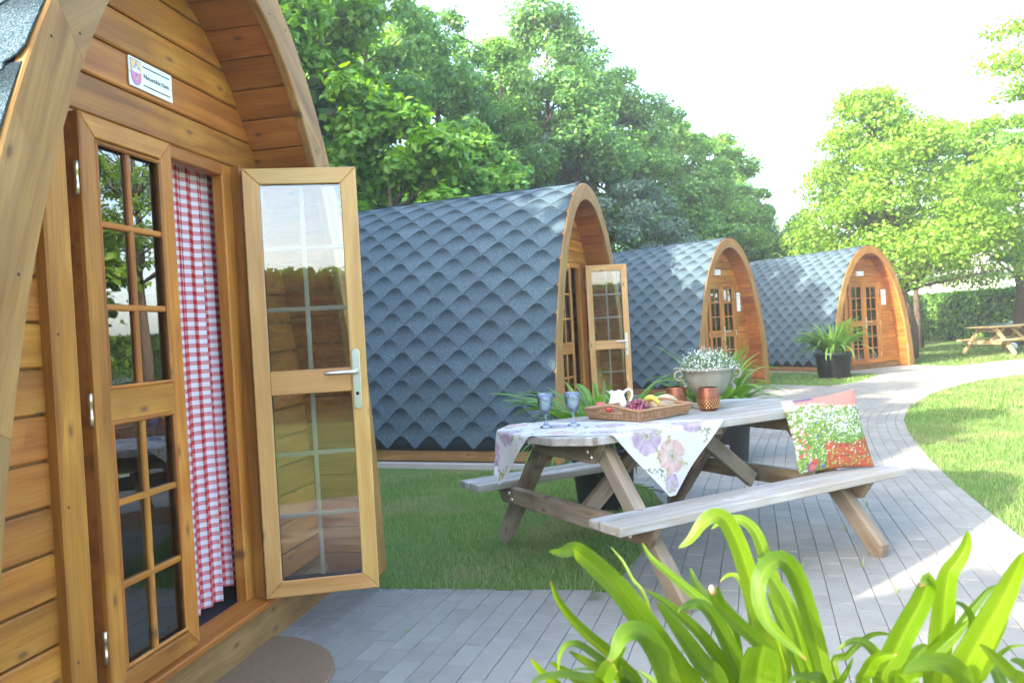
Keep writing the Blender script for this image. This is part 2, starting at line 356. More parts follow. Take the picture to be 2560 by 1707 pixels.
# ================================================================ cabins (rounded timber pods)
PW, PH, PA, PB = 1.3186, 2.7511, 1.7902, .4869
OV, FW, PL = .2836, .1725, 4.2
LW, LH, ZS = .4728, 1.8034, .1239; U0 = LW+.03
PODS = [(-1.2335, 2.9018, 79.3981, .076), (.6202, 8.6425, 66.8523, .0365), (3.845, 14.8195, 46.6842, 0.0), (7.9686, 18.2577, 27.3153, 0.0)]
_PROF = {}
def prof_tab(inset):
    k = round(inset, 4)
    if k not in _PROF:
        t = 1-(1-np.linspace(0, 1, 1400))**2.2
        x = (PW-inset)*np.maximum(1-t**PA, 0)**PB; z = (PH-inset)*t
        s = np.r_[0, np.cumsum(np.hypot(np.diff(x), np.diff(z)))]
        xs = np.r_[-x, x[::-1][1:]]; zs = np.r_[z, z[::-1][1:]]; ss = np.r_[s, 2*s[-1]-s[::-1][1:]]
        _PROF[k] = (ss, xs, zs, s[-1], x, z)
    return _PROF[k]
def pp(inset, s):                        # point on the arch section at arc length s, starting bottom left, over the ridge, to bottom right
    ss, xs, zs = prof_tab(inset)[:3]; s = max(0, min(float(s), ss[-1])); return Vector((np.interp(s, ss, xs), np.interp(s, ss, zs)))
def ptan(inset, s):
    d = pp(inset, s+.01)-pp(inset, s-.01); return d.normalized()
def s_at_z(inset, z):
    S = prof_tab(inset); return float(np.interp(z, S[5], S[0][:len(S[5])]))
def x_at(inset, z):
    S = prof_tab(inset); return float(np.interp(z, S[5], S[4]))
SHALF = prof_tab(0)[3]
PITCHX, EXPO = .318, .139
def tab_outline(nx=10):
    """lower edge of one felt tongue: rounded shoulders, blunt tip; (a, s) with a across and s up the roof"""
    out = []
    for i in range(nx+1):
        a = -PITCHX/2 + PITCHX*i/nx; q = abs(a)/(PITCHX/2)
        s = .125*(.55*(.5-.5*math.cos(math.pi*min(1, q)))+.45*math.sin(math.pi/2*min(1, q))) ; out.append((a, s))
    return out
def tab_geo(s_tip, side, flat=False):
    """one shingle tongue at arc position s_tip of the section; returns verts in pod frame (y centred on 0), faces, slope values"""
    edge = tab_outline(); top = .285; v = []; sl = []; f = []; n = len(edge)
    def P(a, s, off):
        st = s_tip+s; q = pp(0, st); t = ptan(0, st); nrm = Vector((-t.y, t.x)) ; q = q + nrm*off
        return Vector((q.x*side, a, q.y))
    for lay in (0, 1):
        for r in range(5):
            for (a, e) in edge:
                s = e+(top-e)*(r/4)**1.0; off = .010*(1-s/top)+.002-(.0045 if lay else 0)
                v.append(P(a, s, off)); sl.append(s)
    N = 5*n
    for r in range(4):
        for i in range(n-1): q = [r*n+i, r*n+i+1, (r+1)*n+i+1, (r+1)*n+i]; f.append(q)
    for i in range(n-1): f.append([i, N+i, N+i+1, i+1])
    for r in range(4):
        f.append([r*n, (r+1)*n, N+(r+1)*n, N+r*n]); f.append([r*n+n-1, N+r*n+n-1, N+(r+1)*n+n-1, (r+1)*n+n-1])
    # drop unused back layer rows except the border
    if side < 0: f = [q[::-1] for q in f]
    return v, f, sl
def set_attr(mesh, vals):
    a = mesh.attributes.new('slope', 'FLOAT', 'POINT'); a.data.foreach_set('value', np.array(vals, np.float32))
def shingle_mesh(row):
    def f():
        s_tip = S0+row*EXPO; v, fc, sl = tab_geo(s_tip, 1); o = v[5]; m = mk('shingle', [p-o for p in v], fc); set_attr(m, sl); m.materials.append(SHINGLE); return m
    return cached(('shingle', row), f)
S0 = .135; NROW = int((SHALF-S0-.10)/EXPO)+1
def wall_row(x0b, x1b, x0t, x1t, h, t, mat, tag):
    k = ('row', tag, round(x0b, 3), round(x1b, 3), round(x0t, 3), round(x1t, 3), round(h, 3), t)
    def f():
        cx = (x0b+x1b)/2
        return prism('wall_plank', [(x0b-cx, -h/2), (x1b-cx, -h/2), (x1t-cx, h/2), (x0t-cx, h/2)], t, .0055)
    return cached(k, f), (x0b+x1b)/2
def mitre(name, parent, L, w, t, M, mat, m0=True, m1=True):
    """framing board along local X, inner edge towards +Y, ends mitred towards the inner edge"""
    k = ('mitre', round(L, 4), w, t, m0, m1, mat.name)
    P = [(-L/2, -w/2), (L/2, -w/2), (L/2-(w if m1 else 0), w/2), (-L/2+(w if m0 else 0), w/2)]
    return add(name, cached(k, lambda: prism(name, P, t, .004)), parent, M, mat)
def make_core():
    core = MB()
    for (cx, cz, lx, lz) in ((.038, LH/2, .066, LH-.006), (LW-.038, LH/2, .066, LH-.006), (LW/2, .040, LW-.154, .068), (LW/2, LH-.040, LW-.154, .068), (LW/2, .90, LW-.154, .092)):
        v, f = prism_data(rect(lx, lz), .054, .002); core.put(v, f, Matrix(((1, 0, 0, cx), (0, 0, -1, 0), (0, 1, 0, cz), (0, 0, 0, 1))))
    return core.mesh('door')
def make_plate():
    n = 10; P = [(.0165*math.cos(w), .112+.0165*math.sin(w)) for w in [math.pi*i/n for i in range(n+1)]]; P += [(-x, -z) for (x, z) in P]
    return prism('handle_plate', P, .008, .002)
def make_lever():
    return tube('door_handle', [(0, 0, 0), (0, 0, .034), (-.006, 0, .047), (-.022, 0, .052), (-.125, 0, .052), (-.131, 0, .052)], [.0095, .009, .009, .0095, .0088, .006], 10)
def make_keyhole(): return lathe('keyhole', [(0.0, .003), (.007, .003), (.008, 0)], 12)
def leaf_door(root, M, ws, pale_muntins, handles):
    """glazed leaf; local X from hinge edge to free edge, Z up, Y through the thickness; ws = sign of Y on the weather side"""
    cm = RUBBER if pale_muntins else WOOD_RED; d = add('door', cached('doorcore'+cm.name, make_core), root, M, cm); SW, RW = .068, .09
    for sgn in (1, -1):
        mat = WOOD if sgn == ws else WOOD_IN
        y = .026*sgn; n = Vector((0, sgn, 0))
        for cx, inner in ((SW/2+.003, 1), (LW-SW/2-.003, -1)): mitre('stile', d, LH-.006, SW, .022, frame((cx, y, LH/2), (0, 0, 1), y=(inner, 0, 0)), mat)
        for cz, inner in ((SW/2+.003, 1), (LH-SW/2-.003, -1)): mitre('rail', d, LW-.006, SW, .0218, frame((LW/2, y, cz), (1, 0, 0), y=(0, 0, inner)), mat)
        board('rail', d, (LW/2, y, .90), (1, 0, 0), n, LW-2*SW-.006, .10, .0215, mat)
    g0, g1 = (SW, LW-SW), ((.076, .852), (.948, LH-.076)); cx = (g0[0]+g0[1])/2; gw = g0[1]-g0[0]
    for (z0, z1) in g1:
        board('glass_pane', d, (cx, -.022*ws if pale_muntins else .0155*ws, (z0+z1)/2), (1, 0, 0), (0, 1, 0), gw+.012, z1-z0+.012, .004, GLASS if pale_muntins else GLASS2, .0005)
        mm, my, mw, mt = (WOOD_MUNTIN, .004*ws, .019, .014) if pale_muntins else (WOOD, .0225*ws, .021, .016)
        board('muntin', d, (cx, my, (z0+z1)/2), (0, 0, 1), (0, 1, 0), z1-z0, mw, mt, mm, .004)
        for q in (1, 2): board('muntin', d, (cx, my+.0008*ws, z0+(z1-z0)*q/3), (1, 0, 0), (0, 1, 0), gw, mw, mt, mm, .004)
        if not pale_muntins:
            for x in (g0[0]+.008, g0[1]-.008): board('glazing_bead', d, (x, .034*ws, (z0+z1)/2), (0, 0, 1), (0, 1, 0), z1-z0, .013, .012, WOOD, .005)
            for z in (z0+.008, z1-.008): board('glazing_bead', d, (cx, .0345*ws, z), (1, 0, 0), (0, 1, 0), gw, .013, .012, WOOD, .005)
    for s in handles:
        hx, hz = LW-.047, .93
        add('handle_plate', cached('hplate', make_plate), d, frame((hx, .041*s, hz-.03), (1, 0, 0), z=(0, s, 0)), STEEL)
        add('door_handle', cached('lever', make_lever), d, frame((hx, .041*s, hz+.002), (1, 0, 0), z=(0, s, 0)), STEEL)
        add('keyhole', cached('keyhole', make_keyhole), d, frame((hx, .045*s, hz-.092), (1, 0, 0), z=(0, s, 0)), RUBBER)
    return d
def hinge(root, x, y, z):
    def f():
        b = MB(); b.put(*lathe_data([(0, -.062), (.0085, -.062), (.0085, -.02), (.0075, -.019), (.0075, .019), (.0085, .02), (.0085, .062), (0, .062)], 12))
        v, q = prism_data(rect(.03, .115), .003, .0008); b.put(v, q, Matrix(((1, 0, 0, .012), (0, 0, -1, .004), (0, 1, 0, 0), (0, 0, 0, 1)))); return b.mesh('hinge', True)
    add('hinge', cached('hinge', f), root, T((x, y, z)) @ Matrix.Scale(.8, 4), BRASS)
def build_pod(i, label, open_deg, first_cols):
    x, y, ph, z = PODS[i]; root = empty('timber_cabin', T((x, y, z)) @ RZ(rad(ph)), label=label, cat='cabin', group='round-roofed timber cabins along the path')
    # --- slab, sole beams, roof deck
    board('foundation_slab', root, (0, PL/2+.03, -.045), (0, 1, 0), (0, 0, 1), PL+.02, 2*PW+.02, .09, CONCRETE, .01)
    for s in (-1, 1):
        board('sole_beam', root, (s*(PW-.045), PL/2-.1, .068), (0, 1, 0), (s, 0, .03), PL-.12, .115, .05, WOOD_DARK, .006)
    def deck():
        b = MB(); n = 40; v = []
        for yy in (-OV+.034, PL):
            for ins in (.010, .10):
                S = prof_tab(ins)[3]
                for k in range(n+1): q = pp(ins, s_at_z(ins, .118)+(2*S-2*s_at_z(ins, .118))*k/n); v.append((q.x, yy, q.y))
        m = n+1; f = []
        for k in range(n):
            f += [[k, k+1, 2*m+k+1, 2*m+k], [m+k+1, m+k, 3*m+k, 3*m+k+1], [k+1, k, m+k, m+k+1], [2*m+k, 2*m+k+1, 3*m+k+1, 3*m+k]]
        for k in (0, n): f.append([k, 2*m+k, 3*m+k, m+k])
        return b.put(v, f).mesh('roof_deck', True)
    add('roof_deck', cached('deck', deck), root, None, UNDERLAY)
    def back():
        S = prof_tab(.09)[3]; P = [pp(.09, 2*S*k/40) for k in range(41)]; return prism('back_wall', P, .04, .002)
    add('back_wall', cached('back', back), root, Matrix(((1, 0, 0, 0), (0, 0, -1, PL-.03), (0, 1, 0, 0), (0, 0, 0, 1))), WOOD_RED)
    # --- felt shingles: left flank one by one, the far flank as one field
    ncol = int((PL+OV-.06)/PITCHX); rest = MB(); rest_s = []; count = 0
    for r in range(NROW):
        m = shingle_mesh(r); off = (r % 2)*PITCHX/2
        s_tip = S0+r*EXPO; q = pp(0, s_tip); t = ptan(0, s_tip); o = tab_geo(s_tip, 1)[0][5]
        for c in range(ncol+1):
            yy = -OV+.055+PITCHX/2+c*PITCHX - off
            if yy < -OV+.055+PITCHX/2-.01: yy0 = yy
            if yy+PITCHX/2 > PL+.05: continue
            if yy-PITCHX/2 < -OV-.11: continue
            if c < first_cols and count < 296:
                if yy-PITCHX/2 < -OV+.05:      # half tongue beside the arch board, tucked under it
                    continue
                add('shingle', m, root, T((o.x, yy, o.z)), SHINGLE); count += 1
            else:
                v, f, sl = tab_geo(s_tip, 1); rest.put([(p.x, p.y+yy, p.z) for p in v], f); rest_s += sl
        if r % 2:                               # cut half tongues against the arch
            v, f, sl = tab_geo(s_tip, 1); lim = -OV+.011; yy = -OV+.055
            rest.put([(p.x, max(p.y+yy, lim), p.z) for p in v], f); rest_s += sl
        for c in range(-1, ncol+1):
            yy = -OV+.055+PITCHX/2+c*PITCHX - off
            if yy+PITCHX/2 > PL+.05 or yy < -OV: continue
            v, f, sl = tab_geo(s_tip, -1); lim = -OV+.011
            rest.put([(p.x, max(p.y+yy, lim), p.z) for p in v], f); rest_s += sl
    # ridge strip
    n = 14; o = len(rest.v); v = []
    for yy in (-OV+.011, PL+.03):
        for k in range(n+1):
            s = SHALF-.16+.32*k/n; q = pp(0, s); t = ptan(0, s); q = q+Vector((-t.y, t.x))*.0155; v.append((q.x, yy, q.y))
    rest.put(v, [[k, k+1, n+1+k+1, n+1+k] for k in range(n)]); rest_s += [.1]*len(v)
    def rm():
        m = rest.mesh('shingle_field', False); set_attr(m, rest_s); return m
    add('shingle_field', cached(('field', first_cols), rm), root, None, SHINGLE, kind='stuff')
    # --- lining boards running front to back (eave soffit and interior)
    LI = .150; S = prof_tab(LI)[3]; nb = int(2*S/.131); w = 2*S/nb
    for k in range(nb):
        s = (k+.5)*w; q = pp(LI, s); t = ptan(LI, s); nrm = (-t.y, 0, t.x)
        board('lining_plank', root, (q.x, (PL-OV)/2-.005, q.y), (0, 1, 0), nrm, PL+OV-.076, w-.004, .022, WOOD_RED, .004)
    # --- front arch of bent board segments
    def seg(k, nseg):
        def f():
            a, b = k/nseg, (k+1)/nseg; So = prof_tab(.0005)[3]*2; Si = prof_tab(FW)[3]*2; n = 9
            outer = [pp(.0005, So*(a+(b-a)*j/n)) for j in range(n+1)]; inner = [pp(FW, Si*(a+(b-a)*j/n)) for j in range(n+1)]
            c = sum(outer+inner, Vector((0, 0)))/(2*n+2); d = (outer[-1]-outer[0]).normalized(); e = Vector((-d.y, d.x)); v = []
            loc = lambda p: ((p-c).dot(d), (p-c).dot(e)); g = .0012; ch = .005; D = .034
            if a > 0: outer[0] += (outer[1]-outer[0]).normalized()*g; inner[0] += (inner[1]-inner[0]).normalized()*g
            rings = []
            for j in range(n+1):
                O_, I_ = outer[j], inner[j]; u = (I_-O_).normalized()
                ring = [(O_+u*ch, 0), (O_, ch), (O_, D), (I_, D), (I_, ch), (I_-u*ch, 0)]
                for (p, yy) in ring: q = loc(p); v.append((q[0], q[1], -yy))
            f = [[5, 4, 3, 2, 1, 0], [n*6+i for i in range(6)]]
            for j in range(n):
                for i in range(6): i2 = (i+1) % 6; f.append([j*6+i, j*6+i2, (j+1)*6+i2, (j+1)*6+i])
            m = mk('arch_board', v, f); bm = bmesh.new(); bm.from_mesh(m); bmesh.ops.recalc_face_normals(bm, faces=bm.faces); bm.to_mesh(m); bm.free()
            return m, c, d, e
        return cached(('arch', k, nseg), f)
    for k in range(6):
        m, c, d, e = seg(k, 6)
        add('arch_board', m, root, Matrix(((d.x, e.x, 0, c.x), (0, 0, -1, -OV), (d.y, e.y, 0, c.y), (0, 0, 0, 1))), WOOD_ARCH)
    # --- front wall planks
    ZH = 1.946; hp = .132; g = .007; FO = .605                   # header height, plank pitch, half width to outside of door posts
    def row(z0, z1, a0, a1):
        xb, xt = x_at(.148, z0), x_at(.148, z1)
        x0b, x0t = (-xb, -xt) if a0 is None else (a0, a0); x1b, x1t = (xb, xt) if a1 is None else (a1, a1)
        m, cx = wall_row(x0b, x1b, x0t, x1t, z1-z0, .034, WOOD, 'w')
        add('wall_plank', m, root, Matrix(((1, 0, 0, cx), (0, 0, -1, .017), (0, 1, 0, (z0+z1)/2), (0, 0, 0, 1))), WOOD)
    zz = ZH
    while zz < PH-.26: row(zz+g/2, min(zz+hp, PH-.17)-g/2, None, None); zz += hp
    zz = ZH
    while zz > .14:
        z0 = max(zz-hp, .115)
        row(z0+g/2, zz-g/2, None, -FO+.012); row(z0+g/2, zz-g/2, FO-.012, None); zz -= hp
    def core():
        S = prof_tab(.14)[3]; b = MB()
        for (x0, x1, z0, z1) in ((-1.2, -FO+.05, .02, ZH), (FO-.05, 1.2, .02, ZH)):
            n = 16; P = [(x0 if x0 > -1 else None, 0)]
            side = -1 if x0 < -1 else 1; xi = x1 if side < 0 else x0
            P = [(xi, z0)]+[(side*x_at(.14, z0+(z1-z0)*k/n), z0+(z1-z0)*k/n) for k in range(n+1)]+[(xi, z1)]
            v, f = prism_data(P, .012, .001); b.put(v, f, Matrix(((1, 0, 0, 0), (0, 0, -1, .026), (0, 1, 0, 0), (0, 0, 0, 1))))
        s0 = s_at_z(.14, ZH-.02); P = [pp(.14, s0+(2*S-2*s0)*k/30) for k in range(31)]
        v, f = prism_data(P, .012, .001); b.put(v, f, Matrix(((1, 0, 0, 0), (0, 0, -1, .026), (0, 1, 0, 0), (0, 0, 0, 1)))); return b.mesh('wall_backing')
    add('wall_backing', cached('wcore', core), root, None, WOOD_DARK)
    # --- plinth, sill, floor, door frame
    board('plinth_board', root, (0, -.008, -.01), (1, 0, 0), (0, -1, 0), 2*PW-.26, .23, .05, WOOD_DARK, .006)
    board('door_sill', root, (-.006, -.012, .112), (1, 0, 0), (0, -.2, 1), 1.20, .11, .03, WOOD, .006)
    board('floor', root, (0, PL/2, .085), (0, 1, 0), (0, 0, 1), PL-.1, 2*PW-.34, .05, CARPET, .002)
    for s in (-1, 1):
        board('door_post', root, (s*(.508+.05), -.006, (ZH+.122)/2), (0, 0, 1), (0, -1, 0), ZH-.122, .10, .062, WOOD, .006)
        board('door_jamb', root, (s*.470 if s > 0 else -.488, .026 if s > 0 else .012, (ZH+.13)/2), (0, 0, 1), (0, -1, 0), ZH-.13, .076 if s > 0 else .042, .05 if s > 0 else .03, WOOD, .005)
    board('door_head', root, (0, .028, 1.922), (1, 0, 0), (0, -1, 0), .96, .052, .05, WOOD, .005)
    # --- doors
    leaf_door(root, Matrix(((1, 0, 0, -LW), (0, 1, 0, -.018), (0, 0, 1, ZS), (0, 0, 0, 1))), -1, False, [])
    th = rad(open_deg); ex = Vector((-math.cos(th), -math.sin(th), 0)); ey = Vector((0, 0, 1)).cross(ex)
    Mr = Matrix(((ex.x, ey.x, 0, LW+.006 if open_deg < 1 else U0), (ex.y, ey.y, 0, -.018 if open_deg < 1 else -.048), (0, 0, 1, ZS), (0, 0, 0, 1)))
    leaf_door(root, Mr, 1, open_deg > 1, [-1, 1])
    for zh in (.30, 1.02, 1.72):
        hinge(root, -LW-.008, -.046, zh); hinge(root, U0+.012, -.046, zh)
    def scr(): return lathe('screw', [(0, .0012), (.0035, .001), (.0045, 0)], 8)
    for side in (-1, 1):                 # screws holding arch, posts and plinth
        for sA in (.25, .95, 1.35, 2.05, 2.65):
            for ins in (.045, .125):
                q = pp(ins, sA+(.05 if ins > .1 else 0)); add('screw', cached('bscrew', scr), root, frame((side*q.x, -OV-.0005, q.y), (1, 0, 0), z=(0, -1, 0)), RUBBER)
        for zz in (.30, .75, 1.25, 1.75): add('screw', cached('bscrew', scr), root, frame((side*.585, -.0375, zz), (1, 0, 0), z=(0, -1, 0)), RUBBER)
    return root
CABIN = []
CABIN.append(build_pod(0, 'large near timber cabin with wide open glazed door, cut off by the photo edge', 110.7, 3))
CABIN.append(build_pod(1, 'timber cabin behind the picnic table with slate blue felt roof and one door swung open', 117, 99))
CABIN.append(build_pod(2, 'middle timber cabin with closed doors half hidden behind the stone urn of white flowers', 0, 99))
CABIN.append(build_pod(3, 'farthest timber cabin, sun lit inside its porch, with a potted plant before its closed doors', 0, 99))
def podM(i):
    x, y, ph, z = PODS[i]; return T((x, y, z)) @ RZ(rad(ph))
# ---------------------------------------------------------------- curtains
def curtain_mesh(x0t, x1t, x0b, x1b, zt, zb, y, folds, cloth_w, seed, drop=.05):
    rg = np.random.default_rng(seed); nu, nv = 90, 46; v = []; f = []; uv = []
    ph = np.cumsum(rg.uniform(.6, 1.4, nu+1)); ph = ph/ph[-1]*folds*2*math.pi; am = rg.uniform(.6, 1.2, nu+1)
    hem = np.interp(np.linspace(0, 1, nu+1), np.linspace(0, 1, 6), rg.uniform(0, 1, 6))
    for j in range(nv+1):
        q = j/nv
        for i in range(nu+1):
            p = i/nu; x0 = x0t+(x0b-x0t)*q**1.3; x1 = x1t+(x1b-x1t)*q**1.3
            sway = .012*math.sin(3*q+2*p*3)+.02*q*math.sin(p*5)
            x = x0+(x1-x0)*p + .006*math.sin(ph[i]*2+q*2)+sway*.3
            yy = y+(.009+.012*q)*am[i]*math.sin(ph[i]+.7*q)+sway*.3
            step = .085 if p < .22 else (.045 if p < .62 else 0.0)
            z = zt+(zb-zt)*q - q*(step*drop/.05+.01*hem[i])
            v.append((x, yy, z)); uv.append((p*cloth_w, -q*(zt-zb)))
    for j in range(nv):
        for i in range(nu): a = j*(nu+1)+i; f.append([a, a+1, a+nu+2, a+nu+1])
    m = mk('curtain', v, f, True); l = m.uv_layers.new(name='UVMap')
    for li, lp in enumerate(m.loops): l.data[li].uv = uv[lp.vertex_index]
    return m
add('curtain', curtain_mesh(.125, .545, .090, .565, 1.925, .20, .095, 6.0, .395, 1), None, podM(0), GINGHAM, label='red and white gingham curtain hanging in the open doorway of the near cabin', cat='curtain', group='gingham door curtains')
for i, lab in ((1, 'gingham curtain glimpsed through the door panes of the cabin behind the picnic table'), (2, 'pale gingham curtain behind the glass of the middle cabin'), (3, 'pale gingham curtain behind the glass of the farthest cabin')):
    x0, x1 = ((-.36, -.12) if i == 1 else (.03, .42))
    add('curtain', curtain_mesh(x0, x1, x0, x1, 1.9, .26, .13, 5, .55, 4+i), None, podM(i), GINGHAM, label=lab, cat='curtain', group='gingham door curtains')
# ---------------------------------------------------------------- name plates
def text_mesh(s, size, name='lettering'):
    c = bpy.data.curves.new('t', 'FONT'); c.body = s; c.size = size; c.extrude = .0006; c.resolution_u = 3; c.align_x = 'LEFT'
    o = bpy.data.objects.new('t', c); COL.objects.link(o); bpy.context.view_layer.update()
    m = bpy.data.meshes.new_from_object(o.evaluated_get(bpy.context.evaluated_depsgraph_get())); bpy.data.objects.remove(o); m.name = name; return m
def flat(name, P, t=.0016): return prism(name, P, t, .0002)
WALLF = lambda x, z, y=0.0: Matrix(((1, 0, 0, x), (0, 0, -1, y), (0, 1, 0, z), (0, 0, 0, 1)))   # XY drawing plane -> cabin front wall
def shield_poly(w, h, z_hi=None, z_lo=None):
    P = [(-w, h), (-w, -h*.2)]+[(-w*math.cos(a), -h*.2-h*.8*math.sin(a)) for a in [math.pi*k/14 for k in range(1, 14)]]+[(w, -h*.2), (w, h)]
    return P
def sign(i, label, full):
    r = empty('name_plate', podM(i) @ WALLF(-.0235, 2.151, -.002), label=label, cat='sign', group='name plates on the cabin fronts')
    W2, H2 = .1225, .051
    board('plate', r, (0, 0, .003), (1, 0, 0), (0, 0, 1), 2*W2, 2*H2, .006, WHITE, .001)
    sx = -.0865; z = .0068
    add('shield', cached('shield', lambda: flat('shield', [(p[0]*1.06, p[1]*1.04) for p in shield_poly(.0275, .043)])), r, T((sx, 0, z-.0002)), INK_GREY)
    lowP = [p for p in shield_poly(.0265, .041) if p[1] < .0]; lowP = [(-.0265, .001)]+lowP+[(.0265, .001)]
    add('shield_field', cached('sh_lo', lambda: flat('shield_field', lowP)), r, T((sx, 0, z+.0006)), SHIELD_RED)
    add('shield_field', cached('sh_hi', lambda: flat('shield_field', [(-.0265, .002), (.0265, .002), (.0265, .041), (-.0265, .041)])), r, T((sx, 0, z+.0006)), SHIELD_GOLD)
    def church():
        return flat('church', [(-.019, -.002), (.019, -.002), (.019, .009), (.004, .011), (.004, .019), (-.004, .019), (-.004, .011), (-.019, .009)])
    add('church', cached('church', church), r, T((sx, .002, z+.0014)), CHURCH_WHITE)
    def roofs():
        b = MB()
        for P in ([(-.005, .019), (.005, .019), (.0, .038)], [(-.019, .009), (-.004, .011), (-.005, .017), (-.017, .015)], [(.019, .009), (.017, .015), (.005, .017), (.004, .011)]): b.put(*prism_data(P, .0016, .0001))
        return b.mesh('church_roof')
    add('church_roof', cached('chroof', roofs), r, T((sx, .002, z+.0024)), CHURCH_BLUE)
    def orn():
        b = MB(); 
        for k in range(7):
            a = math.pi*(.15+.7*k/6); b.put(*prism_data([(.002*math.sin(a), -.002*math.cos(a)), (-.014*math.cos(a)*1.0, -.012-.012*math.sin(a)*-1+.0), (.004*math.cos(a), .004*math.sin(a)-.006)], .0014, .0001), T((0, -.010, 0)))
        b.put(*prism_data([(-.004, -.026), (.004, -.026), (.006, -.012), (-.006, -.012)], .0014, .0001)); return b.mesh('shield_ornament')
    add('shield_ornament', cached('orn', orn), r, T((sx, .0, z+.0015)), SHIELD_GOLD)
    for yy in (.032, -.033): board('stripe', r, (.029, yy, z-.0002), (1, 0, 0), (0, 0, 1), .155, .0042, .0012, INK, .0002)
    if full:
        m = text_mesh('Neuenkirchen', .0245); xs = [v.co.x for v in m.vertices]; k = .146/(max(xs)-min(xs))
        add('lettering', m, r, T((-.046, -.008, z-.0002)) @ Matrix.Diagonal((k, 1.0, 1, 1)), INK)
    else:                                # too far to read: one grey line of print
        for k in range(7): board('lettering', r, (-.036+k*.019, 0, z-.0002), (1, 0, 0), (0, 0, 1), .013, .014, .001, INK_GREY, .0002)
    for xx in (-.119, .1165): add('screw', cached('screw', lambda: lathe('screw', [(0, .0015), (.003, .001), (.0035, 0)], 10)), r, T((xx, -.004, .006)), STEEL)
sign(0, 'name plate reading Neuenkirchen with a church crest above the near cabin doors', True)
sign(1, 'small name plate under the porch arch of the cabin behind the picnic table', False)
sign(2, 'small white name plate above the closed doors of the middle cabin', False)
sign(3, 'small white name plate above the sunlit doors of the farthest cabin', False)
def notice(i, label):
    r = empty('notice_sheet', podM(i) @ WALLF(.70, 1.60, -.004), label=label, cat='notice', group='paper notices beside cabin doors')
    board('sheet', r, (0, 0, .001), (1, 0, 0), (0, 0, 1), .20, .35, .003, PAPER, .0005)
    board('heading', r, (0, .125, .0028), (1, 0, 0), (0, 0, 1), .15, .018, .001, INK_GREY, .0002)
    for k in range(7): board('print_line', r, (-.01*(k % 3), .085-.034*k, .0027), (1, 0, 0), (0, 0, 1), .15-.02*(k % 3), .006, .001, INK_GREY, .0002)
notice(2, 'white paper notice on the shaded wall right of the middle cabin doors')
notice(3, 'white paper notice on the sunlit wall right of the farthest cabin doors')
# ---------------------------------------------------------------- half-round mats
def mat_mesh(R, seed):
    rg = np.random.default_rng(seed); n = 44; P = [(R*math.cos(a)*(1+rg.uniform(-.008, .008)), -R*.93*math.sin(a)*(1+rg.uniform(-.008, .008))) for a in [math.pi*k/n for k in range(n+1)]]
    return prism('door_mat', P[::-1], .014, .004)
add('door_mat', mat_mesh(.47, 1), None, T((0, 0, .008-PODS[0][3])) @ podM(0) @ T((.10, -.03, 0)), COIR, label='worn brown half-round coir mat in front of the near cabin door', cat='door mat', group='half-round door mats')
add('door_mat', mat_mesh(.42, 2), None, T((0, 0, .008)) @ podM(2) @ T((.12, -.06, 0)), COIR_RED, label='small reddish half-round mat in front of the middle cabin', cat='door mat', group='half-round door mats')
# ================================================================ ground, path, lawns
Bpts = np.array([(1.45, 0.2), (1.95, 1.9), (2.32, 3.1), (2.69, 4.31), (2.94, 5.17), (3.15, 5.86), (3.59, 7.11), (4.01, 8.22), (4.47, 9.3), (5.1, 10.43), (6.27, 12.1), (7.95, 13.79), (9.11, 14.38), (11.5, 15.5), (14.5, 16.6), (19, 18)])
def smooth_curve(P, n=500):
    d = np.r_[0, np.cumsum(np.hypot(*np.diff(P, axis=0).T))]; t = np.linspace(0, d[-1], n); C = np.c_[np.interp(t, d, P[:, 0]), np.interp(t, d, P[:, 1])]
    for _ in range(60): C[1:-1] = .25*C[:-2]+.5*C[1:-1]+.25*C[2:]
    return C
BC = smooth_curve(Bpts)
LEFT = [(19.5, 21.3), (11.9, 18.7), (9.62, 17.5), (9.3, 18.35), (9.2, 18.75), (6.9, 17.45), (7.1, 17.0), (7.45, 16.35), (6.4, 14.95), (5.58, 14.25), (4.86, 15.35), (4.9, 15.68), (3.1, 13.72), (2.75, 12.6), (2.2, 11.0), (1.75, 10.1), (1.36, 9.83), (.36, 7.38), (.72, 6.9), (1.02, 6.2), (.99, 5.6), (.79, 4.8), (.40, 3.86), (.05, 3.92), (-.74, 4.08), (-1.5, 4.1), (-1.45, .2)]
PAVE = np.array([tuple(p) for p in BC]+LEFT)
def inpoly(P, Q):
    P = np.atleast_2d(P); x, y = P[:, 0], P[:, 1]; r = np.zeros(len(P), bool); a = Q; b = np.roll(Q, -1, 0)
    for (x0, y0), (x1, y1) in zip(a, b):
        if y0 == y1: continue
        c = (y0 > y) != (y1 > y); r ^= c & (x < (x1-x0)*(y-y0)/(y1-y0)+x0)
    return r
g = MB()
gx = np.r_[-150, -60, np.linspace(-20, 40, 13), 90, 170]; gy = np.r_[-150, -40, np.linspace(-8, 60, 15), 110, 230]
gv = [(a, b, -.022) for b in gy for a in gx]; n = len(gx)
g.put(gv, [[j*n+i, j*n+i+1, (j+1)*n+i+1, (j+1)*n+i] for j in range(len(gy)-1) for i in range(n-1)])
add('lawn_ground', g.mesh('lawn_ground'), None, None, GROUND, kind='structure')
from mathutils.geometry import tessellate_polygon
_pp = [Vector((p[0], p[1], -.012)) for p in PAVE[:500:4].tolist()+LEFT]
pm = mk('path', _pp, [list(t) for t in tessellate_polygon([_pp])])
PATH = add('path', pm, None, None, BED, kind='structure')
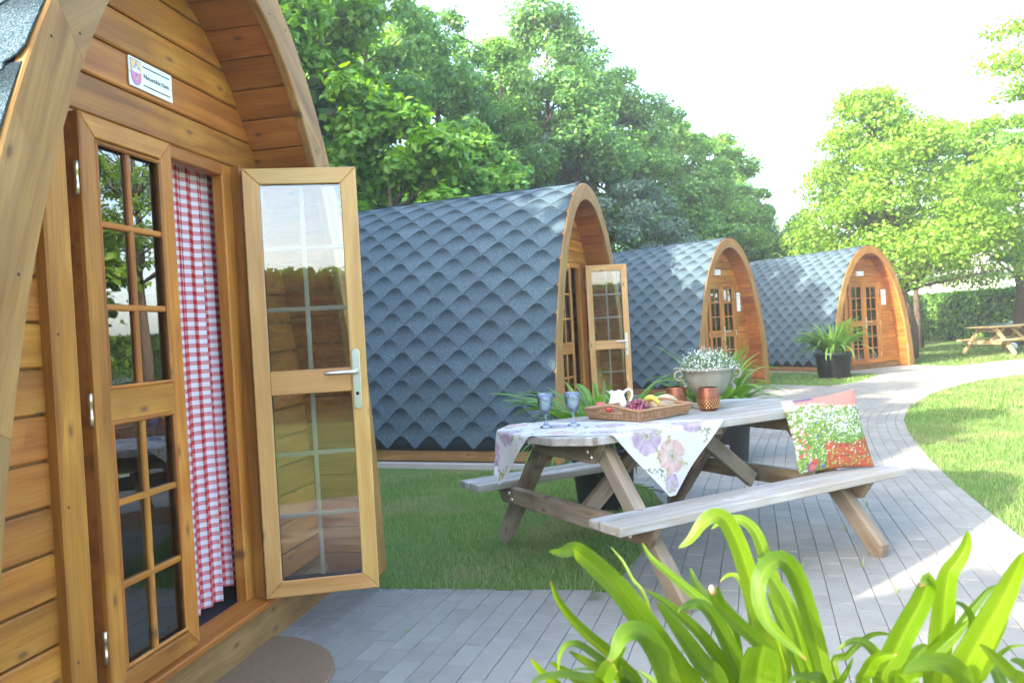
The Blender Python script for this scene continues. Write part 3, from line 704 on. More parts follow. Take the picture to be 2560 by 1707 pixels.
def clip_half(P, a, b):                  # keep the part of P on the left of a->b
    out = []; s = lambda p: (b[0]-a[0])*(p[1]-a[1])-(b[1]-a[1])*(p[0]-a[0])
    for i in range(len(P)):
        p, q = P[i-1], P[i]; sp, sq = s(p), s(q)
        if sp*sq < 0: k = sp/(sp-sq); out.append((p[0]+(q[0]-p[0])*k, p[1]+(q[1]-p[1])*k))
        if sq >= 0: out.append(q)
    return out
area = sum(PAVE[i-1][0]*PAVE[i][1]-PAVE[i][0]*PAVE[i-1][1] for i in range(len(PAVE)))
EDGES = [(np.array(LEFT[i]), np.array(LEFT[i+1])) for i in range(len(LEFT)-1)]
BW, BL, JT = .097, .197, .0026
bricks = []
tang = np.gradient(BC, axis=0); tang /= np.linalg.norm(tang, axis=1)[:, None]; nleft = np.c_[-tang[:, 1], tang[:, 0]]
for k in range(0, 64):
    C = BC+nleft*((k+.5)*BW); d = np.r_[0, np.cumsum(np.hypot(*np.diff(C, axis=0).T))]
    s = np.arange((.5*BL if k % 2 else 0)+RNG.uniform(-.012, .012), d[-1]-.2, BL)
    ctr = np.c_[np.interp(s+BL/2, d, C[:, 0]), np.interp(s+BL/2, d, C[:, 1])]
    tx = np.c_[np.interp(s+BL/2, d, tang[:, 0]), np.interp(s+BL/2, d, tang[:, 1])]; tx /= np.linalg.norm(tx, axis=1)[:, None]
    keep = inpoly(ctr, PAVE) | inpoly(ctr+tx*.07, PAVE) | inpoly(ctr-tx*.07, PAVE)
    for c, t in zip(ctr[keep], tx[keep]):
        if c[1] < 2.0 or c[0] > 17.5 or not visible((c[0], c[1], 0), .06): continue
        bricks.append((c, t))
FIELD = MB(); whole = []
base_v, base_f = prism_data(rect(BL-JT, BW-JT), .05, .002)
base_v = base_v[4:]; base_f = [[i-4 for i in q] for q in base_f[1:] if min(q) >= 4]   # underside is bedded in sand
for c, t in bricks:
    nrm = np.array([-t[1], t[0]]); cor = [c+t*sx*(BL-JT)/2+nrm*sy*(BW-JT)/2 for sx, sy in ((-1, -1), (1, -1), (1, 1), (-1, 1))]
    cut = False; P = [tuple(q) for q in cor]; inn = inpoly(np.array(cor), PAVE)
    if not inn.all():
        for a, b in EDGES:
            m = (a+b)/2
            if np.linalg.norm(b-a)/2+.25 < np.linalg.norm(m-c): continue
            # edge really crosses this brick?
            sd = [(b[0]-a[0])*(p[1]-a[1])-(b[1]-a[1])*(p[0]-a[0]) for p in P]
            if max(sd) <= 0 or min(sd) >= 0: continue
            tt = ((c-a)@(b-a))/((b-a)@(b-a))
            if tt < -.2 or tt > 1.2 or cut: continue
            P = clip_half(P, a, b) if area > 0 else clip_half(P, b, a); cut = True
            if len(P) < 3: break
        if len(P) < 3: continue
        pa = abs(sum(P[i-1][0]*P[i][1]-P[i][0]*P[i-1][1] for i in range(len(P))))/2
        if pa < .0016: continue
    dz = RNG.uniform(-.0016, .0016); tilt = RNG.uniform(-.006, .006, 2)
    whole.append((c, t, P if cut else None, dz, tilt))
def rank(b):
    c = b[0]; dist = np.hypot(c[0], c[1])
    hidden = (c[0] > .2 and c[1] < 2.5) 
    return dist+(50 if not visible((c[0], c[1], 0), -.005) or hidden else 0)+(20 if b[2] is not None else 0)
whole.sort(key=rank)
bm_ = cached('paver', lambda: mk('paver', base_v, base_f))
for i, (c, t, P, dz, tilt) in enumerate(whole):
    M = Matrix(((t[0], -t[1], 0, c[0]), (t[1], t[0], 0, c[1]), (0, 0, 1, -.025+dz), (0, 0, 0, 1))) @ Matrix.Rotation(tilt[0], 4, 'X') @ Matrix.Rotation(tilt[1]*.5, 4, 'Y')
    if P is None and i < 300: add('paver', bm_, PATH, M, PAVER)
    elif P is None: FIELD.put(base_v, base_f, M)
    else:
        try:
            v, f = prism_data(P, .05, .002); FIELD.put(v, f, T((0, 0, -.025+dz)))
        except Exception: pass
add('paver_field', FIELD.mesh('paver_field'), PATH, None, PAVER, kind='stuff')
# grass blades
POD_FP = []
for (x, y, ph, z) in PODS:
    M = T((x, y, 0)) @ RZ(rad(ph)); POD_FP.append(np.array([tuple((M @ Vector(q+(0,)))[:2]) for q in ((-PW, -OV), (PW, -OV), (PW, PL), (-PW, PL))]))
def blades(name, pts, hmin, hmax, wid):
    n = len(pts); rg = RNG; a = rg.uniform(0, 2*np.pi, n); h = rg.uniform(hmin, hmax, n); lean = rg.uniform(.1, .9, n)*h; w = rg.uniform(.6, 1.3, n)*wid
    d = np.c_[np.cos(a), np.sin(a)]; p = np.c_[-d[:, 1], d[:, 0]]; z0 = np.full(n, -.024)
    v = np.empty((n, 5, 3)); 
    v[:, 0, :2] = pts-p*w[:, None]/2; v[:, 1, :2] = pts+p*w[:, None]/2; v[:, 0, 2] = v[:, 1, 2] = z0
    mid = pts+d*lean[:, None]*.35; v[:, 2, :2] = mid+p*w[:, None]*.4; v[:, 3, :2] = mid-p*w[:, None]*.4; v[:, 2, 2] = v[:, 3, 2] = z0+h*.62
    v[:, 4, :2] = pts+d*lean[:, None]; v[:, 4, 2] = z0+h
    base = np.arange(n)[:, None]*5; loops = (base+np.array([[0, 1, 2, 3, 3, 2, 4]])).ravel()
    starts = (np.arange(n)[:, None]*7+np.array([[0, 4]])).ravel()
    m = bpy.data.meshes.new(name); m.vertices.add(n*5); m.vertices.foreach_set('co', v.astype(np.float32).ravel()); m.loops.add(n*7); m.loops.foreach_set('vertex_index', loops.astype(np.int32))
    m.polygons.add(n*2); m.polygons.foreach_set('loop_start', starts.astype(np.int32)); m.update(); m.validate(); return m
def scatter(x0, x1, y0, y1, dens, test):
    n = int((x1-x0)*(y1-y0)*dens); P = np.c_[RNG.uniform(x0, x1, n), RNG.uniform(y0, y1, n)]
    P = P[~inpoly(P, PAVE)]
    for q in POD_FP: P = P[~inpoly(P, q)]
    return P[test(P)]
def infr(P, m=.09):
    X = np.c_[P, np.zeros(len(P))]-np.array([0, 0, CAM_H]); z = X@np.array(CF); x = X@np.array(CR)/z*FPX/IW; y = X@np.array(CU)/z*FPX/IW
    return (z > .3) & (np.abs(x) < .5+m) & (np.abs(y) < .3334+m)
def patchy(P, f=1.0):                    # thinner, worn turf in places
    w = np.sin(P[:, 0]*2.3+1.1*np.sin(P[:, 1]*1.7))*np.sin(P[:, 1]*2.9+.7)*.5+.5
    return RNG.uniform(0, 1, len(P)) < .55+.45*w
A = scatter(-1.6, 2.2, 3.7, 7.4, 9000, lambda P: infr(P) & patchy(P))
add('lawn_grass', blades('lawn_grass', A, .018, .048, .0034), None, None, GRASS, kind='stuff')
A = scatter(2.2, 7.5, 3.2, 9.0, 4700, lambda P: infr(P) & (P[:, 0] > 2.2))
B2 = scatter(3.5, 16, 9.0, 17.5, 1500, lambda P: infr(P)); C2 = scatter(1.0, 20, 9.5, 34, 260, lambda P: infr(P) & ((P[:, 1] > 17.5) | (P[:, 0] < 7.5)))
add('lawn_grass', blades('lawn_grass', A, .018, .045, .004), None, None, GRASS, kind='stuff')
add('lawn_grass', blades('lawn_grass', np.r_[B2], .022, .05, .007), None, None, GRASS, kind='stuff')
add('lawn_grass', blades('lawn_grass', np.r_[C2], .03, .065, .014), None, None, GRASS, kind='stuff')
# tufts along the paving edges
E_ = []
for k in range(700):
    i = RNG.integers(40, 330); p = BC[i]-nleft[i]*RNG.normal(.0, .018)
    E_.append(p)
for (a, b) in (((.40, 3.86), (-.74, 4.08)), ((.79, 4.8), (.40, 3.86)), ((.99, 5.6), (.79, 4.8))):
    for k in range(260): q = RNG.uniform(); E_.append(np.array(a)+(np.array(b)-np.array(a))*q+RNG.normal(0, .014, 2))
for k in range(420):                      # weeds in the joints, mostly beside the lawns
    b = whole[min(len(whole)-1, int(abs(RNG.normal(0, 1))*420))]; c, t = b[0], b[1]; nn_ = np.array([-t[1], t[0]])
    if RNG.uniform() < .05:
        q = c+nn_*BW/2+t*RNG.uniform(-.1, .1)
        for _ in range(7): E_.append(q+t*RNG.normal(0, .012)+nn_*RNG.normal(0, .003))
add('edge_grass', blades('edge_grass', np.array(E_), .03, .085, .0045), None, None, GRASS, kind='stuff')
# ================================================================ picnic table
TX, TY, TP = .8669, 4.5138, rad(29.7); TABM = T((TX, TY, 0)) @ RZ(TP)
def tv(u, v, z): return Vector((u, -v, z))          # table frame: u along the length, v towards the camera side
def picnic_table(M, label, top_mat, leg_mat, group, half_top=.98, half_seat=.9627, chamfer=True):
    r = empty('picnic_table', M, label=label, cat='picnic table', group=group)
    n = 5; w = .80/n; zt = .747; th = .042
    for k in range(n):
        v = -.40+w*(k+.5); L = 2*half_top; hw = w/2-.004
        if chamfer and k in (0, n-1):
            o = 1 if k == 0 else -1          # local +Y is -v
            P = [(-L/2+(.17 if o < 0 else .03), -hw), (L/2-(.17 if o < 0 else .03), -hw), (L/2-(.03 if o < 0 else .17), hw), (-L/2+(.03 if o < 0 else .17), hw)]
        elif chamfer and k in (1, n-2):
            o = 1 if k == 1 else -1
            P = [(-L/2+(.03 if o < 0 else .004), -hw), (L/2-(.03 if o < 0 else .004), -hw), (L/2-(.004 if o < 0 else .03), hw), (-L/2+(.004 if o < 0 else .03), hw)]
        else: P = rect(L, 2*hw)
        add('table_plank', prism('table_plank', P, th, .005), r, T(tv(0, v, zt-th/2+RNG.uniform(-.0008, .0008))), top_mat)
    for s in (-1, 1):
        for k in range(2):
            v = s*(.5364+.1144*(k+.5)); board('seat_plank', r, tv(RNG.uniform(-.006, .006), v, .4136-.021+RNG.uniform(-.001, .001)), (1, 0, 0), (0, 0, 1), 2*half_seat, .109, .042, top_mat, .005)
    U_ = .665
    for e in (-1, 1):
        for s in (-1, 1):
            a, b = tv(e*U_, s*.825, 0.0), tv(e*U_, s*.235, .700); d = (b-a).normalized()
            # leg: rounded board cut level with the ground
            L = (b-a).length; k = abs(d.y)/d.z*.05
            P = [(-L/2-(k if s > 0 else -k), -.05), (L/2, -.05), (L/2, .05), (-L/2+(k if s > 0 else -k), .05)]
            lm = prism('leg', P, .068, .012)
            add('leg', lm, r, frame((a+b)/2+Vector((0, 0, .0)), d, z=(1, 0, 0)), leg_mat)
        uo = e*(U_+.058)
        def cb(name, hw_top, hw_bot, z0, z1):
            h = z1-z0; P = [(-hw_bot, -h/2), (hw_bot, -h/2), (hw_top, h/2), (-hw_top, h/2)]
            add(name, cached((name, 'x', M[0][3]), lambda: prism(name, P, .045, .005)), r, frame(tv(uo, 0, (z0+z1)/2), (0, 1, 0), y=(0, 0, 1)), leg_mat)
        cb('seat_support', .735, .665, .272, .3705); cb('top_support', .345, .275, .598, .7035)
        a, b = tv(e*(U_-.06), 0, .30), tv(e*.12, 0, .685)
        beam('brace', r, a, b, (0, 1, 0), .09, .045, leg_mat, .006)
        def bolt(): return lathe('bolt', [(0, .008), (.006, .0075), (.010, .005), (.0125, 0)], 12)
        for (v, z) in ((-.57, .335), (-.545, .30), (.57, .335), (.545, .30), (-.25, .665), (.24, .655), (.27, .63), (-.27, .64)):
            add('bolt', cached('bolt', bolt), r, frame(tv(uo+e*.023, v, z), (0, 1, 0), z=(e, 0, 0)), STEEL)
    board('centre_batten', r, tv(0, 0, .6835), (0, 1, 0), (0, 0, 1), .70, .09, .042, leg_mat, .005)
    return r
picnic_table(TABM, 'weathered grey picnic table laid with a floral runner, tray and glasses', WOOD_GREY, WOOD_LEG, 'wooden picnic tables')
def tw(u, v, z): return TABM @ tv(u, v, z)
# ---------------------------------------------------------------- runner with watercolour print
def hue(c, f): return np.clip(np.array(c)*f, 0, 1)
def lin(c): c = np.array(c)/255.0; return np.where(c <= .04045, c/12.92, ((c+.055)/1.055)**2.4)
def flower_print(X, Y, W, H, flowers, seed):
    """watercolour blossoms, buds and leaf sprigs on off-white; X,Y in metres on the cloth"""
    rg = np.random.default_rng(seed); C = np.ones((len(X), 3))*lin((246, 244, 244))
    def wash(c, a): 
        nonlocal C
        a = np.clip(a, 0, 1)[:, None]; C = C*(1-a)+np.asarray(c)*a
    def nz(f, p): return np.sin(X*f+p)*np.cos(Y*f*1.13+p*1.7)+.5*np.sin(X*f*2.3-p+Y*f*.9)
    for (cx, cy, r, c1, c2, rot) in flowers:
        dx, dy = X-cx, Y-cy; th = np.arctan2(dy, dx)+rot; d = np.hypot(dx, dy)/r; n = 5
        edge = .84+.14*np.abs(np.cos(n*th/2+.3*np.sin(th)))**.5+.05*nz(60, cx*90)+.03*np.sin(9*th+cx*50)
        inside = np.clip((edge-d)/.07, 0, 1)
        shade = np.clip(.30+.55*np.clip(d, 0, 1)**1.5*(.6+.5*np.cos(n*th+.9+.6*np.sin(d*5)))+.20*nz(38, cy*70), 0, 1)
        wash(lin(c1), inside*.92); wash(lin(c2), inside*shade*.75)
        lines = np.clip(.5+.5*np.cos(n*th+math.pi), 0, 1)**14*np.clip(d*1.3, 0, 1)*(d < edge); wash(lin(c2)*.75, lines*.5)
        wash(lin((225, 222, 190)), np.clip((.22-d)/.08, 0, 1)*.85)
        ray_ = np.clip(.5+.5*np.cos(17*th), 0, 1)**3*np.clip((.42-d)/.1, 0, 1)*(d > .07); wash(lin((122, 128, 84)), ray_*.8)
        wash(lin((140, 150, 60)), np.clip((.09-d)/.04, 0, 1))
    for k in range(int(W*H*190)):
        cx, cy = rg.uniform(0, W), rg.uniform(0, H)
        if min(np.hypot(cx-f[0], cy-f[1])/f[2] for f in flowers) < .95: continue
        ang = rg.uniform(0, 6.28); c = [(168, 182, 62), (150, 170, 84), (104, 112, 104), (196, 206, 96)][rg.integers(4)]
        for q in range(rg.integers(2, 6)):
            lx, ly = cx+math.cos(ang)*.016*q, cy+math.sin(ang)*.016*q; a2 = ang+(.9 if q % 2 else -.9)
            ex, ey = lx+math.cos(a2)*.009, ly+math.sin(a2)*.009; dx, dy = X-ex, Y-ey
            u = dx*math.cos(a2)+dy*math.sin(a2); w = -dx*math.sin(a2)+dy*math.cos(a2)
            e = (u/.010)**2+(w/(.0048*(1-u*22)))**2; wash(lin(c)*(.8+.4*rg.uniform()), np.clip((1.1-e)/.25, 0, 1)*.85)
        u = (X-cx)*math.cos(ang)+(Y-cy)*math.sin(ang); w = -(X-cx)*math.sin(ang)+(Y-cy)*math.cos(ang)
        wash(lin((120, 130, 80)), (np.abs(w+.002*np.sin(u*90)) < .0011)*((u > -.01) & (u < .075))*.8)
    return C
def print_attr(m, C):
    a = m.color_attributes.new('print', 'FLOAT_COLOR', 'POINT'); a.data.foreach_set('color', np.c_[C, np.ones(len(C))].astype(np.float32).ravel())
MAU1, MAU2, PE1, PE2 = (234, 222, 233), (168, 126, 168), (246, 226, 217), (226, 170, 158)
def runner():
    N = np.array([-1.27, -.20]); Rr = np.array([-.393, .765]); ev = (Rr-N); L = np.linalg.norm(ev); ev /= L; sv = np.array([ev[1], -ev[0]]); W = .545
    if sv[0] < 0: sv = -sv
    nu, nw = 290, 122; P = np.array([[N+ev*L*i/nu+sv*W*j/nw for i in range(nu+1)] for j in range(nw+1)]).reshape(-1, 2)
    Xc = np.array([[L*i/nu for i in range(nu+1)] for j in range(nw+1)]).ravel(); Yc = np.array([[W*j/nw for i in range(nu+1)] for j in range(nw+1)]).ravel()
    HU, HV, R0 = .983, .403, .0; out = np.empty((len(P), 3))
    poly = [(-HU+.03, -HV+.13), (-HU+.17, -HV), (HU, -HV), (HU, HV), (-HU+.17, HV), (-HU+.03, HV-.13), (-HU, HV-.2), (-HU, -HV+.2)]
    for i, p in enumerate(P):
        best = None; ins = True
        for k in range(len(poly)):
            a, b = np.array(poly[k]), np.array(poly[(k+1) % len(poly)]); e = b-a; nrm = np.array([e[1], -e[0]])/np.linalg.norm(e)
            sd = (p-a)@nrm
            if sd > 0: ins = False
            t = min(1, max(0, ((p-a)@e)/(e@e))); q = a+e*t; dd = np.linalg.norm(p-q)
            if best is None or dd < best[0]: best = (dd, q)
        wob = .0011*math.sin(p[0]*31+p[1]*17)+.0009*math.sin(p[0]*57-p[1]*41)
        if ins: out[i] = (p[0], p[1], .7488+wob+(.006*math.exp(-(((p[0]+.86)/.035)**2+((p[1]-.13)/.05)**2)))); continue
        dd, q = best; dr = (p-q)/max(dd, 1e-6); bend = .012
        if dd < bend*1.57: a = dd/bend; o = bend*math.sin(a); z = .7488-bend*(1-math.cos(a))
        else:
            h = dd-bend*1.57; flare = .10 if abs(dr[0]) < .98 and abs(dr[1]) < .98 else .035
            rip = .015*math.sin(p[0]*13+1.0)*min(1, h*5) if abs(dr[1]) > .9 else .012*math.sin(p[1]*20+.6)*min(1, h*5)
            o = bend+flare*h+rip+.002; z = .7488-bend-h*(1-.5*flare*flare)
        out[i] = (q[0]+dr[0]*o, q[1]+dr[1]*o, max(z, .4165 if abs(dr[1]) > .9 else 0))
    f = [[j*(nu+1)+i, j*(nu+1)+i+1, (j+1)*(nu+1)+i+1, (j+1)*(nu+1)+i] for j in range(nw) for i in range(nu)]
    m = mk('table_runner', [(a, -b, c) for a, b, c in out], f, True)
    # blossoms: (along, across, radius): right flap is the far end of the cloth (along ~1.0-1.3)
    fl = [(a_, b_, c_*.98, d_, e_, f_) for (a_, b_, c_, d_, e_, f_) in [(1.13, .40, .092, MAU1, MAU2, .3), (1.16, .16, .098, PE1, PE2, 1.1), (.98, .13, .098, MAU1, MAU2, 2.0), (1.245, .06, .05, MAU1, MAU2, .5), (.93, .46, .06, PE1, PE2, .2),
          (.06, .50, .055, PE1, PE2, .8), (.20, .42, .085, PE1, PE2, 1.4), (.06, .17, .085, MAU1, MAU2, .2), (.25, .16, .085, MAU1, MAU2, 2.6), (.45, .35, .085, MAU1, MAU2, 1.7), (.55, .10, .08, PE1, PE2, .4), (.74, .36, .09, PE1, MAU2, 2.2), (.76, .10, .075, MAU1, MAU2, .9)]]
    print_attr(m, flower_print(Xc, Yc, L, W, fl, 5)); return m
add('table_runner', runner(), None, TABM, PRINT, label='white table runner with mauve and peach watercolour flowers draped over the picnic table', cat='table runner')
# ---------------------------------------------------------------- two goblets
def goblet(): return lathe('bowl', [(0, .074), (.012, .0745), (.024, .084), (.033, .098), (.038, .118), (.0405, .145), (.0415, .178), (.0400, .1785), (.0388, .145), (.036, .118), (.031, .10), (.022, .0875), (.010, .0785), (0, .078)], 40)
def gstem(): return lathe('stem', [(0, .0015), (.033, .0015), (.0345, .0035), (.033, .006), (.018, .013), (.010, .022), (.006, .032), (.0052, .045), (.0075, .05), (.0055, .056), (.0065, .068), (.012, .0745), (0, .0742)], 32)
def grings():
    b = MB()
    for z in (.158, .165, .172): b.put(*lathe_data([(.0412, z-.0012), (.0424, z), (.0412, z+.0012)], 40))
    return b.mesh('rim_ring', True)
for k, ((px, py), lab) in enumerate((((1366, 1067), 'blue stemmed glass nearest the table end'), ((1435, 1063), 'blue stemmed glass between the first glass and the wicker tray'))):
    p = on(px, py, .752); r = empty('goblet', T((p.x, p.y, .7495)), label=lab, cat='glass', group='blue stemmed glasses')
    add('bowl', cached('gb', goblet), r, None, GOBLET); add('stem', cached('gs', gstem), r, None, GOBLET); add('rim_ring', cached('gr', grings), r, None, GOBLET)
# ---------------------------------------------------------------- wicker tray
def tray():
    a = np.array([-.382, -.246]); b = np.array([-.314, .121]); e1 = b-a; w = np.linalg.norm(e1); e1 /= w; e2 = np.array([e1[1], -e1[0]]); dl = .40
    c = (a+b)/2+e2*dl/2; ez = Vector((0, 0, 1)); X = Vector((e2[0], -e2[1], 0)); M = TABM @ frame(tv(c[0], c[1], .7505), X, z=ez)
    r = empty('wicker_tray', M, label='rectangular woven willow tray of fruit and a jug on the picnic table', cat='tray')
    hx, hy, H, fl = dl/2, w/2, .058, .022
    board('tray_base', r, (0, 0, .006), (1, 0, 0), (0, 0, 1), dl, w, .010, WICKER, .004)
    def path(h):
        k = h/H; return [(-hx-fl*k, -hy-fl*k), (hx+fl*k, -hy-fl*k), (hx+fl*k, hy+fl*k), (-hx-fl*k, hy+fl*k)]
    sides = MB(); names = []
    for sd in range(4):
        st = MB(); A0, B0 = Vector(path(0)[sd]), Vector(path(0)[(sd+1) % 4]); A1, B1 = Vector(path(H)[sd]), Vector(path(H)[(sd+1) % 4]); n = int((B0-A0).length/.0062)
        short = sd in (1, 3)
        for k in range(n+1):
            q = k/n; p0, p1 = A0.lerp(B0, q), A1.lerp(B1, q); top = H
            if short and .30 < q < .70: top = H*.62
            d = (B0-A0).normalized(); nn = Vector((d.y, -d.x)); j = RNG.uniform(-.003, .003); wv = .003*(1 if k % 2 else -1)
            pm = p0.lerp(p1, .5*top/H)+nn*wv; pt = p0.lerp(p1, top/H)
            st.put(*tube_data([(p0.x, p0.y, .003), (pm.x+d.x*j, pm.y+d.y*j, top*.5), (pt.x, pt.y, top)], .0031, 5, False))
        add('wicker_side', st.mesh('wicker_side', True), r, None, WICKER)
        pts = []
        for k in range(13):
            q = k/12; p1 = A1.lerp(B1, q); z = H+.004*RNG.uniform(-.3, .3)
            if short: z += .022*math.exp(-((q-.5)/.22)**2)
            pts.append((p1.x, p1.y, z))
        add('tray_rim', tube('tray_rim', pts, .0068, 8), r, None, WICKER)
        q0 = path(0)[sd]; q1 = path(0)[(sd+1) % 4]; add('tray_foot', tube('tray_foot', [(q0[0], q0[1], .006), (q1[0], q1[1], .006)], .006, 8), r, None, WICKER)
        if short:
            p0, p1 = A0.lerp(B0, .28).lerp(A1.lerp(B1, .28), .62), A0.lerp(B0, .72).lerp(A1.lerp(B1, .72), .62)
            add('hand_hole_rim', tube('hand_hole_rim', [(p0.x, p0.y, H*.64), (p1.x, p1.y, H*.64)], .0045, 8), r, None, WICKER)
tray()
# ---------------------------------------------------------------- jug
def jug():
    p = Vector((.607, 4.782, .7625)); r = empty('milk_jug', T(p) @ RZ(rad(8)), label='white glazed jug with a curved handle standing in the wicker tray', cat='jug')
    prof = [(0, 0), (.034, .001), (.040, .006), (.050, .022), (.0535, .040), (.050, .058), (.043, .076), (.040, .090), (.0425, .104), (.047, .114), (.0445, .1135), (.040, .103), (.0375, .09), (.040, .076), (.047, .058), (.050, .040), (.046, .022), (.03, .008), (0, .007)]
    v, f = lathe_data(prof, 48); w = []
    for (x, y, z) in v:
        k = max(0, min(1, (z-.075)/.04)); a = math.atan2(y, x); lip = math.exp(-((abs(a)-math.pi)/.38)**2)
        x2 = x-.024*k*k*lip; z2 = z+k*k*(.004*math.cos(6*a)+.006*lip); w.append((x2, y, z2))
    add('jug_body', mk('jug_body', w, f, True), r, None, CERAMIC)
    add('jug_handle', tube('jug_handle', [(.043, 0, .100), (.058, 0, .119), (.076, 0, .122), (.090, 0, .108), (.092, 0, .085), (.082, 0, .060), (.066, 0, .038), (.050, 0, .030)], [.006, .0065, .0065, .0065, .0065, .006, .006, .006], 12), r, None, CERAMIC)
    def fl(): return prism('painted_sprig', [(.004*math.cos(a)*(1 if k % 2 else .5), .004*math.sin(a)*(1 if k % 2 else .5)) for k, a in enumerate([2*math.pi*i/10 for i in range(10)])], .0006, .0001)
    for (a, z) in ((-1.1, .082), (-1.75, .045), (-1.6, .09), (-.6, .05)):
        rr = np.interp(z, [.022, .04, .058, .076, .09], [.050, .0535, .05, .043, .04])+.0004; o = Vector((rr*math.cos(a), rr*math.sin(a), z))
        add('painted_sprig', cached('sprig', fl), r, frame(o, (-math.sin(a), math.cos(a), 0), z=(math.cos(a), math.sin(a), 0)), INK_GREY)
jug()
# ---------------------------------------------------------------- fruit and loaf
def grapes():
    c = Vector((.705, 4.665, .7625)); r = empty('grape_bunch', T(c), label='bunch of dark red grapes in the wicker tray beside the jug', cat='grapes'); m = ico('grape', .0105, 2); m.materials.append(GRAPE)
    pts = []
    for k in range(400):
        if len(pts) >= 62: break
        x, y = RNG.normal(0, .032), RNG.normal(0, .022); zmax = .058*max(0, 1-(x/.075)**2-(y/.055)**2)+.012; z = RNG.uniform(.010, max(zmax, .0105)); q = Vector((x, y, z))
        if all((q-o).length > .0172 for o in pts) and abs(x) < .07 and abs(y) < .05: pts.append(q)
    for q in pts: add('grape', m, r, T(q) @ Matrix.Diagonal((1, 1, 1.12, 1)), GRAPE)
    add('grape_stalk', tube('grape_stalk', [(0, 0, .03), (.01, .005, .062), (.02, .012, .07)], [.002, .002, .0025], 6), r, None, DRY)
grapes()
def banana():
    r = empty('banana', T((.800, 4.735, .7625)) @ RZ(rad(-62)), label='small yellow banana between the grapes and the pale loaf', cat='banana'); n = 12; pts = []; rs = []
    for k in range(n+1):
        a = -1.15+2.3*k/n; pts.append((.075*math.sin(a), .0, .025+.058*math.cos(a)-.015)); rs.append([.004, .010, .0145, .0165][min(k, n-k, 3)])
    add('banana_body', tube('banana_body', pts, rs, 7), r, None, BANANA); p = pts[-1]; add('banana_stalk', tube('banana_stalk', [p, (p[0]+.014, p[1], p[2]-.012)], [.0042, .0035], 7), r, None, DRY)
banana()
def loaf():
    bmx = bmesh.new(); bmesh.ops.create_uvsphere(bmx, u_segments=32, v_segments=18, radius=1)
    for v in bmx.verts:
        n = .03*math.sin(v.co.x*6+v.co.y*4)+.02*math.sin(v.co.y*9+v.co.z*7); v.co = Vector((v.co.x*.092*(1+n), v.co.y*.062*(1+n), (v.co.z if v.co.z > -.55 else -.55)*.052*(1+n)+.0295))
    m = bpy.data.meshes.new('loaf'); bmx.to_mesh(m); bmx.free(); m.polygons.foreach_set('use_smooth', [True]*len(m.polygons))
    add('bread_loaf', m, None, T((.885, 4.745, .7625)) @ RZ(rad(24)), BREAD, label='pale rounded loaf at the far end of the wicker tray', cat='bread')
loaf()
def apple(p, sc, label):
    r = empty('apple', T(p), label=label, cat='apple', group='red apples in the tray')
    add('apple_body', cached('appleb', lambda: lathe('apple_body', [(0, .006), (.010, .002), (.022, .004), (.033, .018), (.036, .036), (.031, .053), (.019, .062), (.008, .060), (0, .053)], 24)), r, Matrix.Scale(sc, 4), APPLE)
    add('apple_stalk', cached('apples', lambda: tube('apple_stalk', [(0, 0, .053), (.003, 0, .066), (.006, 0, .072)], .0016, 6)), r, Matrix.Scale(sc, 4), DRY)
apple((.497, 4.72, .7625), .95, 'red apple in the tray corner behind the handle, left of the jug'); apple((.535, 4.655, .7625), .72, 'small red apple low in the tray before the jug')
# ---------------------------------------------------------------- lanterns and urn
def lantern(px, py, label):
    p = on(px, py, .7478); r = empty('tealight_lantern', T((p.x, p.y, .7482)), label=label, cat='lantern', group='copper tealight lanterns')
    prof = [(.0, .002), (.045, .002), (.052, .010), (.0625, .04), (.065, .065), (.062, .09), (.055, .118), (.0505, .134), (.0485, .134), (.053, .117), (.060, .09), (.063, .065), (.0605, .04), (.05, .012), (0, .006)]
    add('lantern_body', cached('lant', lambda: lathe('lantern_body', prof[:8], 48)), r, None, COPPER)
    add('gilt_lining', cached('lant2', lambda: lathe('gilt_lining', prof[7:], 40)), r, None, GOLD)
    holes = MB()
    for j, z in enumerate((.022, .034, .046, .057, .067)):
        R_ = np.interp(z, [p_[1] for p_ in prof[1:8]], [p_[0] for p_ in prof[1:8]])+.0004; n = 22
        for k in range(n):
            a = 2*math.pi*(k+.5*(j % 2))/n; s = .0040-.0004*j; o = Vector((R_*math.cos(a), R_*math.sin(a), z))
            v, f = prism_data([(0, -s), (s*.8, 0), (0, s), (-s*.8, 0)], .001, .0001); holes.put(v, f, frame(o, (-math.sin(a), math.cos(a), 0), z=(math.cos(a), math.sin(a), .25)))
    add('pierced_openings', cached('holes', lambda: holes.mesh('pierced_openings')), r, None, GOLD, kind='stuff')
    dots = MB()
    for j in range(4):
        z = .078+.013*j; R_ = np.interp(z, [p_[1] for p_ in prof[1:8]], [p_[0] for p_ in prof[1:8]])+.0003
        for k in range(14):
            a = 2*math.pi*(k+.5*(j % 2))/14; o = Vector((R_*math.cos(a), R_*math.sin(a), z)); v, f = prism_data([(0, -.0016), (.0016, 0), (0, .0016), (-.0016, 0)], .001, .0001); dots.put(v, f, frame(o, (-math.sin(a), math.cos(a), 0), z=(math.cos(a), math.sin(a), 0)))
    add('punched_dots', cached('dots', lambda: dots.mesh('punched_dots')), r, None, RUBBER, kind='stuff')
lantern(1772, 1026, 'copper pierced tealight lantern in front of the stone urn'); lantern(1692, 1023, 'copper pierced tealight lantern partly behind the tray end')
